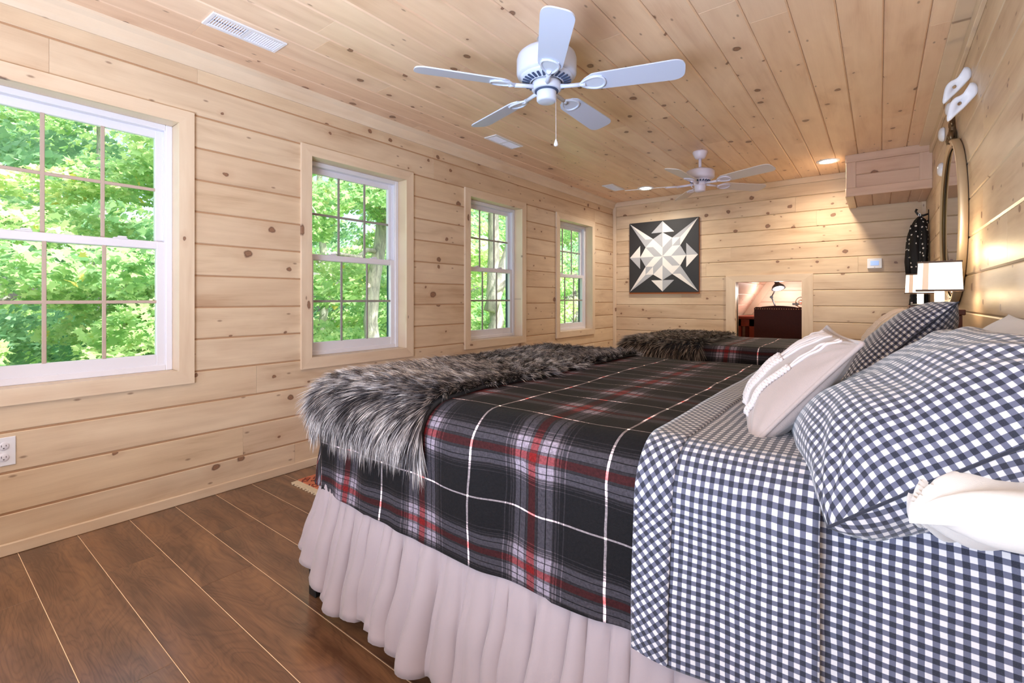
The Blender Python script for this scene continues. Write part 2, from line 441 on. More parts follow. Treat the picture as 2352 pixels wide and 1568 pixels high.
# ------------------------------------------------------------------ mesh helpers
def link_mesh(name, V, F, mat, parent=None, smooth=False, uv=None):
    me = bpy.data.meshes.new(name)
    me.from_pydata([tuple(v) for v in V], [], [tuple(f) for f in F])
    if smooth:
        me.polygons.foreach_set('use_smooth', [True]*len(me.polygons))
    if uv is not None:
        l = me.uv_layers.new(name='UVMap')
        idx = np.empty(len(me.loops), dtype=np.int32); me.loops.foreach_get('vertex_index', idx)
        l.data.foreach_set('uv', np.asarray(uv, dtype=np.float32)[idx].ravel())
    me.materials.append(mat)
    me.update()
    o = bpy.data.objects.new(name, me)
    COL.objects.link(o)
    if parent is not None: o.parent = parent
    return o

class MB:
    def __init__(s): s.V = []; s.F = []; s.sm = []
    def add(s, V, F, smooth=False):
        n = len(s.V); s.V += [tuple(v) for v in V]; s.F += [tuple(i+n for i in f) for f in F]; s.sm += [smooth]*len(F)
        return s
    def box(s, x0, x1, y0, y1, z0, z1, bev=0.0):
        if bev <= 0:
            V = [(x, y, z) for x in (x0, x1) for y in (y0, y1) for z in (z0, z1)]
            F = [(0, 1, 3, 2), (4, 6, 7, 5), (0, 4, 5, 1), (2, 3, 7, 6), (0, 2, 6, 4), (1, 5, 7, 3)]
            return s.add(V, F)
        b = bev
        V = []
        for (x, sx) in ((x0, 1), (x1, -1)):
            for (y, sy) in ((y0, 1), (y1, -1)):
                for (z, sz) in ((z0, 1), (z1, -1)):
                    V += [(x, y+sy*b, z+sz*b), (x+sx*b, y, z+sz*b), (x+sx*b, y+sy*b, z)]
        def i(a, c, d, k): return (a*4+c*2+d)*3+k
        F = [(i(0,0,0,0), i(0,0,1,0), i(0,1,1,0), i(0,1,0,0)), (i(1,0,0,0), i(1,1,0,0), i(1,1,1,0), i(1,0,1,0)),
             (i(0,0,0,1), i(1,0,0,1), i(1,0,1,1), i(0,0,1,1)), (i(0,1,0,1), i(0,1,1,1), i(1,1,1,1), i(1,1,0,1)),
             (i(0,0,0,2), i(0,1,0,2), i(1,1,0,2), i(1,0,0,2)), (i(0,0,1,2), i(1,0,1,2), i(1,1,1,2), i(0,1,1,2))]
        for a in (0, 1):
            for c in (0, 1):
                F.append((i(a,c,0,0), i(a,c,0,1), i(a,c,1,1), i(a,c,1,0)))
                F.append((i(a,0,c,0), i(a,0,c,2), i(a,1,c,2), i(a,1,c,0)))
                F.append((i(0,a,c,1), i(0,a,c,2), i(1,a,c,2), i(1,a,c,1)))
        for a in (0, 1):
            for c in (0, 1):
                for d in (0, 1):
                    F.append((i(a,c,d,0), i(a,c,d,1), i(a,c,d,2)))
        return s.add(V, F)
    def lathe(s, prof, c=(0, 0, 0), n=32, axis='z', smooth=True, cap=True):
        V = []; F = []
        for (r, h) in prof:
            for k in range(n):
                a = 2*PI*k/n
                if axis == 'z': V.append((c[0]+r*math.cos(a), c[1]+r*math.sin(a), c[2]+h))
                elif axis == 'x': V.append((c[0]+h, c[1]+r*math.cos(a), c[2]+r*math.sin(a)))
                else: V.append((c[0]+r*math.cos(a), c[1]+h, c[2]+r*math.sin(a)))
        m = len(prof)
        for j in range(m-1):
            for k in range(n):
                F.append((j*n+k, j*n+(k+1) % n, (j+1)*n+(k+1) % n, (j+1)*n+k))
        s.add(V, F, smooth)
        if cap:
            b = len(s.V)-len(V)
            s.F += [tuple(b+k for k in range(n))[::-1], tuple(b+(m-1)*n+k for k in range(n))]; s.sm += [False, False]
        return s
    def tube(s, pts, r, n=8, closed=False, cap=True):
        P = [Vector(p) for p in pts]; m = len(P)
        rr = r if hasattr(r, '__len__') else [r]*m
        V = []; F = []
        prev = None
        for i in range(m):
            if closed: t = (P[(i+1) % m]-P[i-1])
            else: t = P[min(i+1, m-1)]-P[max(i-1, 0)]
            if t.length < 1e-9: t = Vector((0, 0, 1))
            t.normalize()
            if prev is None:
                a = Vector((0, 0, 1)) if abs(t.z) < .9 else Vector((1, 0, 0))
                u = t.cross(a).normalized()
            else:
                u = (prev - t*prev.dot(t))
                u = u.normalized() if u.length > 1e-6 else t.orthogonal().normalized()
            prev = u; w = t.cross(u)
            for k in range(n):
                a = 2*PI*k/n
                V.append(tuple(P[i]+(u*math.cos(a)+w*math.sin(a))*rr[i]))
        for i in range(m if closed else m-1):
            j = (i+1) % m
            for k in range(n):
                F.append((i*n+k, i*n+(k+1) % n, j*n+(k+1) % n, j*n+k))
        s.add(V, F, True)
        if cap and not closed:
            b = len(s.V)-len(V)
            s.F += [tuple(b+k for k in range(n))[::-1], tuple(b+(m-1)*n+k for k in range(n))]; s.sm += [False, False]
        return s
    def prism(s, poly, z0, z1, f=lambda x, y, z: (x, y, z), smooth=False):
        n = len(poly)
        V = [f(x, y, z0) for x, y in poly]+[f(x, y, z1) for x, y in poly]
        F = [tuple(range(n))[::-1], tuple(range(n, 2*n))]+[(k, (k+1) % n, n+(k+1) % n, n+k) for k in range(n)]
        return s.add(V, F, smooth)
    def obj(s, name, mat, parent=None):
        o = link_mesh(name, s.V, s.F, mat, parent)
        o.data.polygons.foreach_set('use_smooth', s.sm)
        return o

def empty(name, loc=(0, 0, 0), rot=(0, 0, 0), parent=None):
    o = bpy.data.objects.new(name, None); COL.objects.link(o)
    o.location = loc; o.rotation_euler = rot
    if parent: o.parent = parent
    return o

def tag(o, label, cat, group=None, kind=None):
    o['label'] = label; o['category'] = cat
    if group: o['group'] = group
    if kind: o['kind'] = kind
    return o

def struct(o):
    o['kind'] = 'structure'; return o

def children(o): return [c for c in bpy.data.objects if c.parent == o]
def copy_tree(o, loc=None, rotz=None):
    c = o.copy(); COL.objects.link(c)
    if loc is not None: c.location = loc
    if rotz is not None: c.rotation_euler = (0, 0, rotz)
    for ch in children(o):
        d = ch.copy(); COL.objects.link(d); d.parent = c
        for gch in children(ch):
            e = gch.copy(); COL.objects.link(e); e.parent = d
    return c

# ------------------------------------------------------------------ boards
def board_mesh(L, W, T, c=0.0065, ce=0.0008):
    prof = [(-W/2, 0), (-W/2, T-c), (-W/2+c, T), (W/2-c, T), (W/2, T-c), (W/2, 0)]
    V = []
    for x, e in ((-L/2, 1), (-L/2+ce, 0), (L/2-ce, 0), (L/2, 1)):
        for (y, z) in prof: V.append((x, y, z-(ce if e and z > 0 else 0)))
    n = 6; F = []
    for j in range(3):
        for k in range(n):
            F.append((j*n+k, (j+1)*n+k, (j+1)*n+(k+1) % n, j*n+(k+1) % n))
    F += [tuple(range(n)), tuple(range(3*n, 4*n))[::-1]]
    return V, F

def board(name, X, Y, Z, p0, L, W, T, mat, parent, c=0.0065):
    """X, Y, Z: world axes of the board's length, width and face; p0: centre of its back"""
    V, F = board_mesh(L, W, T, c)
    o = link_mesh(name, V, F, mat, parent)
    m = Matrix((X, Y, Z)).transposed().to_4x4(); m.translation = Vector(p0)
    o.matrix_world = m
    return o

def segs(a, b, lo, hi, first=None):
    """split a..b into random board lengths"""
    out = []; x = a
    nxt = a+(first if first else random.uniform(lo*.35, hi))
    while nxt < b-0.35:
        out.append((x, nxt)); x = nxt; nxt = x+random.uniform(lo, hi)
    out.append((x, b)); return out

# windows along the left wall: casing outer y0, y1
WIN = [(0.054, 0.967), (1.561, 2.474), (3.064, 3.977), (4.567, 5.480)]
WZ0, WZ1 = 0.630, 2.068          # casing outer
CW = 0.070                       # casing width
PITCH = 0.172
T = 0.016                        # board thickness

# left wall
wall_left = MB()
x0, x1 = XL-0.16, XL-0.003
ys = [YR]
for a, b in WIN: ys += [a+CW-.01, b-CW+.01]
ys.append(YB+0.15)
for i in range(0, len(ys), 2): wall_left.box(x0, x1, ys[i], ys[i+1], 0, H)
for a, b in WIN:
    wall_left.box(x0, x1, a+CW-.01, b-CW+.01, 0, WZ0+CW-.01); wall_left.box(x0, x1, a+CW-.01, b-CW+.01, WZ1-CW+.01, H)
wall_left = struct(wall_left.obj('wall_left', M['pine_backing']))
XD, YD, ZD = Vector((1, 0, 0)), Vector((0, 1, 0)), Vector((0, 0, 1))
for r in range(14):
    z0 = r*PITCH; z1 = min(z0+PITCH, H)
    if z1-z0 < 0.02: continue
    cuts = []
    if z1 > WZ0+CW and z0 < WZ1-CW:
        cuts = [(a+CW, b-CW) for a, b in WIN]
    spans = []; s0 = YR+.002
    for a, b in cuts: spans.append((s0, a)); s0 = b
    spans.append((s0, YB))
    for a, b in spans:
        for p, q in segs(a, b, 1.6, 3.4):
            board('plank', YD, ZD, XD, (XL-T, (p+q)/2, (z0+z1)/2), q-p-.0006, z1-z0-.0016, T, M['pine_wall'], wall_left)

# back wall with low doorway
OX0, OX1, OZ = -1.340, -0.669, 1.276
wb_ = MB()
wb_.box(XL-.15, OX0, YB+T, YB+.13, 0, H); wb_.box(OX1, XR+.15, YB+T, YB+.13, 0, H); wb_.box(OX0, OX1, YB+T, YB+.13, OZ, H)
wall_back = struct(wb_.obj('wall_back', M['pine_backing']))
zz = [-0.03]
while zz[-1] < H: zz.append(zz[-1]+PITCH)
for r in range(len(zz)-1):
    z0 = max(0, zz[r]); z1 = min(H, zz[r+1])
    if z1-z0 < .02: continue
    spans = [(XL, XR)]
    if z0 < OZ: spans = [(XL, OX0-.02), (OX1+.02, XR)]
    for a, b in spans:
        for p, q in segs(a, b, 1.5, 3.2):
            board('plank', XD, ZD, -YD, ((p+q)/2, YB+T, (z0+z1)/2), q-p-.0006, z1-z0-.0016, T, M['pine_wall'], wall_back)

# right wall
wr = MB(); wr.box(XR+T, XR+.15, YR, YB+.15, 0, H)
wall_right = struct(wr.obj('wall_right', M['pine_backing']))
zz = [1.579+.19*k for k in range(-9, 6)]
for r in range(len(zz)-1):
    z0 = max(0, zz[r]); z1 = min(H, zz[r+1])
    if z1-z0 < .02: continue
    for p, q in segs(YR+.002, YB, 2.2, 3.6):
        board('plank', -YD, ZD, -XD, (XR+T, (p+q)/2, (z0+z1)/2), q-p-.0006, z1-z0-.0016, T, M['pine_wall'], wall_right)

# rear wall behind the camera
wrr = MB(); wrr.box(XL-.15, XR+.15, YR-.15, YR, 0, H)
struct(wrr.obj('wall_rear', M['pine_wall']))

# ceiling: boards run along y
cl = MB(); cl.box(XL-.5, XR+.4, YR-.2, YB+.25, H+T, H+.18)
ceiling = struct(cl.obj('ceiling', M['pine_backing']))
x = XL
while x < XR-.01:
    xa, xb = x, min(x+PITCH, XR)
    for p, q in segs(YR, YB, 2.0, 3.6):
        board('plank', YD, XD, -ZD, ((xa+xb)/2, (p+q)/2, H+T), q-p-.0006, xb-xa-.0016, T, M['pine_ceiling'], ceiling)
    x = xb

# floor: boards run along x
fl = MB(); fl.box(XL-.15, XR+.15, YR-.15, YB+.15, -.15, -.0012)
floor = struct(fl.obj('floor', M['floor_gap']))
y = 0.311-.19*27
while y < YB:
    ya, yb = y, min(y+.19, YB)
    for p, q in segs(XL, XR, 1.1, 1.5, first=random.choice([.5, .9, 1.25])):
        board('plank', XD, YD, ZD, ((p+q)/2, (ya+yb)/2, -.014), q-p-.0008, yb-ya-.0018, .014, M['floor'], floor, c=0.0012)
    y = yb

# baseboards and crown trims
def bar(name, x0, x1, y0, y1, z0, z1, mat='pine_trim', parent=None, along='y', bev=0.003):
    """a trim piece whose local x runs along its length so that the grain follows"""
    cx, cy, cz = (x0+x1)/2, (y0+y1)/2, (z0+z1)/2
    dx, dy, dz = x1-x0, y1-y0, z1-z0
    m = MB()
    if along == 'y': m.box(-dy/2, dy/2, -dz/2, dz/2, -dx/2, dx/2, bev); ax = (YD, ZD, XD)
    elif along == 'x': m.box(-dx/2, dx/2, -dz/2, dz/2, -dy/2, dy/2, bev); ax = (XD, ZD, -YD)
    elif along == 'z': m.box(-dz/2, dz/2, -dy/2, dy/2, -dx/2, dx/2, bev); ax = (ZD, -YD, XD)
    elif along == 'X': m.box(-dx/2, dx/2, -dy/2, dy/2, -dz/2, dz/2, bev); ax = (XD, YD, ZD)
    else: m.box(-dz/2, dz/2, -dx/2, dx/2, -dy/2, dy/2, bev); ax = (ZD, XD, YD)          # 'Z': upright, wide in x
    o = m.obj(name, M[mat], parent)
    mm = Matrix(ax).transposed().to_4x4(); mm.translation = Vector((cx, cy, cz)); o.matrix_world = mm
    return o
struct(bar('baseboard_left', XL, XL+.016, YR, YB, 0, .050))
struct(bar('baseboard_back', XL, OX0-.12, YB-.016, YB, 0, .050, along='x'))
struct(bar('baseboard_right', XR-.016, XR, YR, YB, 0, .050))
tl = MB()
tl.prism([(XL, H), (XL, 2.314), (XL+.010, 2.314), (XL+.022, 2.334), (XL+.034, 2.372), (XL+.052, 2.388), (XL+.056, H)], -(YB-YR)/2, (YB-YR)/2,
         lambda a, b, c: (c, b-2.36, a-XL))
o = tl.obj('trim_1', M['pine_trim']); mm = Matrix((YD, ZD, XD)).transposed().to_4x4(); mm.translation = Vector((XL, (YB+YR)/2, 2.36)); o.matrix_world = mm; struct(o)
struct(bar('trim_2', XL+.03, XR, YB-.022, YB, H-.062, H, along='x'))
struct(bar('trim_3', XR-.085, XR, YR, 5.35, H-.018, H, along='y'))
struct(bar('trim_4', XR-.020, XR, YR, 5.35, H-.085, H-.018, along='y'))
struct(bar('trim_5', XL, XL+.045, YB-.024, YB-.0, .05, H-.062, along='Z'))
struct(bar('trim_6', XR-.035, XR, YB-.022, YB, 0, 2.02, along='Z'))

# ------------------------------------------------------------------ windows
def casing_piece(a, b, w, vertical, y, z, parent, flip):
    """mitred casing board in the wall plane; a..b outer run, w width, flip -1/1 which side is the inner edge"""
    L = b-a; t = .018
    poly = [(-L/2, -w/2*flip), (L/2, -w/2*flip), (L/2-w, w/2*flip), (-L/2+w, w/2*flip)]
    if flip < 0: poly = poly[::-1]
    m = MB(); m.prism(poly, 0, t)
    o = m.obj('casing', M['pine_trim'], parent)
    ax = (ZD, -YD, XD) if vertical else (YD, ZD, XD)
    mm = Matrix(ax).transposed().to_4x4(); mm.translation = Vector((XL, y, z)); o.matrix_world = mm
    return o

def sash(name, parent, y0, y1, z0, z1, xc, mm_name, mlabel, low):
    st, rt, rb = (.040, .045, .040) if not low else (.044, .040, .062)
    th = .030
    m = MB()
    m.box(xc-th/2, xc+th/2, y0, y0+st, z0, z1, .003); m.box(xc-th/2, xc+th/2, y1-st, y1, z0, z1, .003)
    m.box(xc-th/2+.001, xc+th/2-.001, y0+st-.003, y1-st+.003, z0, z0+rb, .003); m.box(xc-th/2+.001, xc+th/2-.001, y0+st-.003, y1-st+.003, z1-rt, z1, .003)
    s = m.obj(name, M['vinyl'], parent)
    g = MB(); g.box(xc-.003, xc+.003, y0+st-.004, y1-st+.004, z0+rb-.004, z1-rt+.004)
    g.obj('pane', M['glass'], s)
    gy0, gy1, gz0, gz1 = y0+st, y1-st, z0+rb, z1-rt
    xm = xc+.009
    for k in (1, 2):
        yy = gy0+(gy1-gy0)*k/3
        q = MB(); q.box(xm-.005, xm+.005, yy-.008, yy+.008, gz0-.002, gz1+.002, .002); q.obj('muntin', M[mm_name], s)
    zm = (gz0+gz1)/2
    q = MB(); q.box(xm-.0045, xm+.0045, gy0-.002, gy1+.002, zm-.008, zm+.008, .002); q.obj('muntin', M[mm_name], s)
    return s

for i, (a, b) in enumerate(WIN):
    w = struct(empty('window_%d' % (i+1), (XL, (a+b)/2, WZ0)))
    bpy.context.view_layer.update()
    ym, zm = (a+b)/2, (WZ0+WZ1)/2
    casing_piece(a, b, CW, False, ym, WZ0+CW/2, w, 1)
    casing_piece(a, b, CW, False, ym, WZ1-CW/2, w, -1)
    casing_piece(WZ0, WZ1, CW, True, b-CW/2, zm, w, 1)
    casing_piece(WZ0, WZ1, CW, True, a+CW/2, zm, w, -1)
    iy0, iy1, iz0, iz1 = a+CW, b-CW, WZ0+CW, WZ1-CW
    D = .085
    jx0, jx1 = XL-D, XL+.0
    q = 0.012
    bar('jamb', jx0, jx1+.0, iy1, iy1+q, iz0, iz1, along='z', parent=w, bev=.001)
    bar('jamb', jx0, jx1+.0, iy0-q, iy0, iz0, iz1, along='z', parent=w, bev=.001)
    bar('jamb', jx0, jx1+.0, iy0, iy1, iz1, iz1+q, along='y', parent=w, bev=.001)
    bar('window_stool', jx0, jx1+.0, iy0, iy1, iz0-q, iz0, along='y', parent=w, bev=.001)
    # vinyl frame
    fx1 = XL-D+.004; fx0 = fx1-.075
    f = MB(); fw = .030
    for (u0, u1, v0, v1) in ((iy0, iy0+fw, iz0, iz1), (iy1-fw, iy1, iz0, iz1), (iy0+fw, iy1-fw, iz0, iz0+fw), (iy0+fw, iy1-fw, iz1-fw, iz1)):
        f.box(fx0, fx1, u0, u1, v0, v1, .003)
    # stepped tracks
    for (u0, u1) in ((iy0+fw, iy0+fw+.006), (iy1-fw-.006, iy1-fw)):
        f.box(fx1-.012, fx1-.006, u0, u1, iz0+fw, iz1-fw); f.box(fx1-.042, fx1-.036, u0, u1, iz0+fw, iz1-fw)
    f.obj('frame', M['vinyl'], w)
    sc = MB(); sc.box(fx0-.006, fx0, iy1-fw-.020, iy1-fw+.003, iz0+fw, iz1-fw); sc.obj('screen_track', M['track'], w)
    zmid = (iz0+iz1)/2+.010
    mn = 'muntin' if i == 0 else 'muntin_dark'
    up = sash('upper_sash', w, iy0+fw-.004, iy1-fw+.004, zmid-.020, iz1-fw+.006, fx1-.056, mn, None, False)
    lo = sash('lower_sash', w, iy0+fw-.004, iy1-fw+.004, iz0+fw-.006, zmid+.020, fx1-.022, mn, None, True)
    for k in (.28, .72):
        l = MB(); yy = iy0+(iy1-iy0)*k
        l.box(fx1-.036, fx1-.012, yy-.028, yy+.028, zmid+.020, zmid+.027, .002); l.box(fx1-.030, fx1-.016, yy-.010, yy+.026, zmid+.027, zmid+.035, .002)
        l.obj('sash_lock', M['vinyl'], lo)

# fix up parents of things that were given world matrices under moved empties
bpy.context.view_layer.update()
for o in bpy.data.objects:
    if o.parent and o.parent.type == 'EMPTY' and o.parent.name.startswith('window_') and o.type == 'MESH':
        o.matrix_parent_inverse = o.parent.matrix_world.inverted()
        if o.name.startswith(('casing', 'jamb', 'window_stool')):
            o.matrix_world = o.matrix_basis.copy() if False else o.matrix_world
# casing/jamb were placed by matrix_world before the inverse was set: restate their world place
def rebase(o):
    pass

# ------------------------------------------------------------------ doorway casing and the nook behind it
door = struct(empty('door_1', (0, 0, 0)))
cw = .105
def door_leg(xa, xb, z1, flip):
    L = z1; w = xb-xa
    h_ = .078; poly = [(-L/2, -w/2), (L/2-(0 if flip < 0 else h_), -w/2), (L/2-(h_ if flip < 0 else 0), w/2), (-L/2, w/2)]
    m = MB(); m.prism(poly, 0, .018)
    o = m.obj('casing', M['pine_trim'], door)
    mm = Matrix((ZD, -XD, -YD)).transposed().to_4x4()   # X->up, Y->-x, Z->-y
    mm.translation = Vector(((xa+xb)/2, YB, z1/2)); o.matrix_world = mm
door_leg(OX0-cw, OX0, OZ+.078, 1)
door_leg(OX1, OX1+cw, OZ+.078, -1)
m = MB(); Lh = OX1-OX0+2*cw
m.prism([(-Lh/2, .039), (-Lh/2+cw, -.039), (Lh/2-cw, -.039), (Lh/2, .039)], 0, .018)
o = m.obj('casing', M['pine_trim'], door); mm = Matrix((XD, ZD, -YD)).transposed().to_4x4(); mm.translation = Vector(((OX0+OX1)/2, YB, OZ+.039)); o.matrix_world = mm
bar('jamb', OX0-.012, OX0, YB+.0, YB+.13, 0, OZ, along='z', parent=door, bev=.001)
bar('jamb', OX1, OX1+.012, YB+.0, YB+.13, 0, OZ, along='z', parent=door, bev=.001)
bar('jamb', OX0, OX1, YB+.0, YB+.13, OZ, OZ+.012, along='X', parent=door, bev=.001)

NY0, NY1 = YB+.13, 7.9
NXR = 0.2
slope = .468/.30
nk = MB(); nk.box(-3.0, NXR+.1, NY1+T, NY1+.1, 0, 2.6)
wall_nook = struct(nk.obj('wall_nook', M['pine_backing']))
for r in range(14):
    board('plank', XD, ZD, -YD, (-1.3, NY1+T, r*.172+.086), 3.3, .171, T, M['pine_nook'], wall_nook)
nk2 = MB(); nk2.box(NXR, NXR+.1, NY0, NY1+.02, 0, 2.6); struct(nk2.obj('wall_nook_right', M['pine_nook']))
nk3 = MB(); nk3.box(-3.0, -2.9, NY0, NY1+.02, 0, 1.2); struct(nk3.obj('wall_nook_left', M['pine_nook']))
fl2 = MB(); fl2.box(-3.0, NXR+.1, NY0+.02, NY1+.1, -.15, -.001); struct(fl2.obj('floor_nook', M['floor']))
# sloped ceiling: passes (-1.62, .862) and (-1.32, 1.33)
ang = math.atan(slope)
dirS = Vector((math.cos(ang), 0, math.sin(ang))); nS = Vector((math.sin(ang), 0, -math.cos(ang)))
base = Vector((-1.62, 0, .862))-dirS*1.0
sl = MB(); 
def slp(u, y, t): 
    p = base+dirS*u-nS*t; return (p.x, y, p.z)
V = [slp(u, y, t) for u in (-.6, 2.9) for y in (NY0, NY1) for t in (T, .1)]
sl.add(V, [(0, 1, 3, 2), (4, 6, 7, 5), (0, 4, 5, 1), (2, 3, 7, 6), (0, 2, 6, 4), (1, 5, 7, 3)])
ceil_nook = struct(sl.obj('ceiling_nook', M['pine_backing']))
for k in range(15):
    u = -.3+k*.172
    p = base+dirS*u-nS*T
    board('plank', YD, -dirS, nS, (p.x, (NY0+NY1)/2, p.z), NY1-NY0, .171, T, M['pine_nook'], ceil_nook)
# thin trim strip along the slope against the nook's far wall
tr = MB()
V = [slp(u, y, t) for u in (-.3, 2.6) for y in (NY1-.02, NY1) for t in (-.09, 0)]
tr.add(V, [(0, 1, 3, 2), (4, 6, 7, 5), (0, 4, 5, 1), (2, 3, 7, 6), (0, 2, 6, 4), (1, 5, 7, 3)])
struct(tr.obj('trim_7', M['pine_trim']))
ct = MB(); ct.box(-1.2, NXR+.1, NY0, NY1+.1, 2.3, 2.4); struct(ct.obj('ceiling_nook_flat', M['pine_nook']))

# desk
desk = tag(empty('writing_desk'), 'red-brown wooden desk under the sloped ceiling seen through the low doorway', 'desk')
def P_(name, mat, parent, *boxes, bev=.003):
    m = MB()
    for bx in boxes: m.box(*bx, bev)
    return m.obj(name, M[mat], parent)
DY0, DY1 = 7.15, 7.85
P_('desktop', 'redwood', desk, (-1.585, .1, DY0, DY1, .805, .84))
P_('apron', 'redwood', desk, (-1.66, .05, DY0+.03, DY0+.055, .70, .805))
for (a, b) in ((-1.60, -1.52), (-1.42, -1.34), (-.42, -.34), (-.02, .04)):
    P_('leg', 'redwood', desk, (a, b, DY0+.03, DY0+.11, 0, .80))
P_('back_panel', 'redwood', desk, (-1.60, .05, DY1-.03, DY1-.01, .02, .80))

# chair
chair = tag(empty('desk_chair', (-0.98, 6.62, 0)), 'dark brown leather chair with brass nailheads across its back, at the desk', 'chair')
m = MB()
n = 16; bw = .265
poly = [(-bw, .45)]+[(-bw, .965)]+[(-bw+.02, .978), (-bw+.07, .975)]+[(-bw+.09+(2*bw-.18)*k/n, .982+.014*math.sin(PI*k/n)) for k in range(n+1)]+[(bw-.07, .975), (bw-.02, .978), (bw, .965), (bw, .45)]
m.prism(poly[::-1], -.03, .03, lambda a, b, c: (a, c, b)); m.obj('backrest', M['leather'], chair)
nails = MB()
for k in range(20):
    xx = -bw+.02+(2*bw-.04)*k/19
    nails.lathe([(.0001, -.004), (.006, -.002), (.008, .002)], (xx, -.032, .955), 8, 'y')
nl = nails.obj('nailhead_row', M['nail'], chair); nl['kind'] = 'stuff'
P_('seat', 'leather', chair, (-.26, .26, .02, .50, .42, .50), bev=.02)
for (a, b) in ((-.24, .01), (.20, .01), (-.24, .45), (.20, .45)):
    P_('leg', 'chest', chair, (a, a+.04, b, b+.04, 0, .43))
# desk lamp
dl = tag(empty('desk_lamp', (0, 0, 0)), 'black jointed desk lamp with its bulb lit, on the desk', 'lamp')
def px_at(px, py, y):
    th = math.radians(37.72); u = (px-1176)/1090.3; v = (686.6-py)/1090.3
    xd, yd = -math.sin(th)+u*math.cos(th), math.cos(th)+u*math.sin(th)
    t = y/yd
    return Vector((xd*t, y, CAM_H+v*t))
ly = 7.5
pb, pe, ph = px_at(1785, 712, ly), px_at(1772, 682, ly), px_at(1784, 668, ly-.05)
pb.z = .84
m = MB(); m.lathe([(.07, 0), (.07, .012), (.02, .02), (.012, .03)], (pb.x+.02, pb.y, .84), 20); m.obj('base', M['black'], dl)
m = MB(); m.tube([(pb.x+.02, pb.y, .86), pe], .010); m.obj('lower_arm', M['black'], dl)
m = MB(); m.tube([pe, ph+Vector((0, 0, .05))], .009); m.lathe([(.02, -.014), (.02, .014)], tuple(pe), 12, 'y'); m.obj('upper_arm', M['black'], dl)
hc = px_at(1788, 662, ly-.1)
m = MB(); m.lathe([(.088, -.005), (.075, .03), (.045, .06), (.03, .075), (.03, .12), (.022, .135)], (0, 0, 0), 24)
hd = m.obj('lamp_shade', M['black'], dl); hd.location = hc; hd.rotation_euler = (math.radians(-18), math.radians(-16), 0)
m = MB(); m.lathe([(.08, 0), (.05, -.012), (.001, -.016)], (0, 0, 0), 24); bl = m.obj('bulb', M['desk_lens'], dl); bl.location = hc; bl.rotation_euler = hd.rotation_euler
light('POINT', 'desk_lamp_light', (hc.x+.01, hc.y-.01, hc.z-.06), 9, (1, .93, .86), size=.04)
light('POINT', 'nook_fill', (-.6, 7.0, 2.1), 9, (1, .84, .74), size=.12)  # added fill that brightens the dark nook, no fitting belongs to it
# small wheel ornament on stand
orn = tag(empty('globe_stand'), 'small round metal ornament on a stand at the right end of the desk', 'ornament')
oc = px_at(1841, 694, 7.45)
m = MB(); ring = [(oc.x+.07*math.cos(a), oc.y, oc.z+.07*math.sin(a)) for a in np.linspace(0, 2*PI, 28, endpoint=False)]
m.tube(ring, .006, 6, closed=True); ring2 = [(oc.x+.035*math.cos(a), oc.y, oc.z+.035*math.sin(a)) for a in np.linspace(0, 2*PI, 20, endpoint=False)]; m.tube(ring2, .004, 6, closed=True)
m.obj('ring', M['bronze'], orn)
m = MB(); m.lathe([(.001, -.028), (.02, -.02), (.028, 0), (.02, .02), (.001, .028)], (oc.x, oc.y, oc.z), 16, 'y', cap=False); m.obj('disc', M['mirror'], orn)
m = MB()
for s in (-.06, .06): m.tube([(oc.x, oc.y, oc.z-.07), (oc.x+s, oc.y, .842)], .005, 6)
m.obj('stand', M['bronze'], orn)
ar = px_at(1829, 698, NY1-.01)
m = MB(); m.prism([(-.05, .014), (-.05, -.014), (-.01, -.014), (-.01, -.03), (.04, 0), (-.01, .03), (-.01, .014)], 0, .008, lambda a, b, c: (ar.x+a, NY1-c, ar.z+b))
tag(m.obj('wall_arrow', M['black']), 'small black arrow fixed to the nook wall', 'ornament')

# ------------------------------------------------------------------ soffit box
SX0, SY0, SZ = -0.242, 5.35, 2.02
sf = struct(empty('soffit'))
sb = MB(); sb.box(SX0+.012, XR, SY0+.012, YB, SZ+.012, H); sb.obj('core', M['pine_soffit'], sf)
bar('rail', SX0, XR, SY0-.006, SY0+.012, SZ-.002, SZ+.075, 'pine_soffit', sf, 'x')
bar('rail', SX0, XR, SY0-.006, SY0+.012, H-.07, H-.0, 'pine_soffit', sf, 'x')
bar('stile', SX0, SX0+.075, SY0-.005, SY0+.012, SZ+.075, H-.07, 'pine_soffit', sf, 'Z')
bar('stile', XR-.085, XR, SY0-.005, SY0+.012, SZ+.075, H-.07, 'pine_soffit', sf, 'Z')
for k in range(2):
    z0 = SZ+.07+k*.122
    board('plank', XD, ZD, -YD, ((SX0+XR)/2, SY0+.012, z0+.061), XR-SX0-.05, .121, .008, M['pine_soffit'], sf)
bar('stile', SX0-.006, SX0+.012, SY0, YB, SZ-.002, SZ+.07, 'pine_trim', sf, 'y')
bar('stile', SX0-.006, SX0+.012, SY0, YB, H-.07, H, 'pine_trim', sf, 'y')
board('plank', YD, ZD, -XD, (SX0+.012, (SY0+YB)/2, (SZ+H)/2), YB-SY0-.02, .24, .010, M['pine_trim'], sf)
for k in range(4):
    xa = SX0+.06+k*.135
    board('plank', YD, XD, -ZD, (xa+.067, (SY0+YB)/2, SZ+.014), YB-SY0-.03, .134, .010, M['pine_soffit'], sf)
bar('rail', SX0, SX0+.06, SY0, YB, SZ-.004, SZ+.012, 'pine_trim', sf, 'y')
bar('rail', XR-.06, XR, SY0, YB, SZ-.004, SZ+.012, 'pine_soffit', sf, 'y')
sf['label'] = 'boxed pine soffit in the far right ceiling corner'

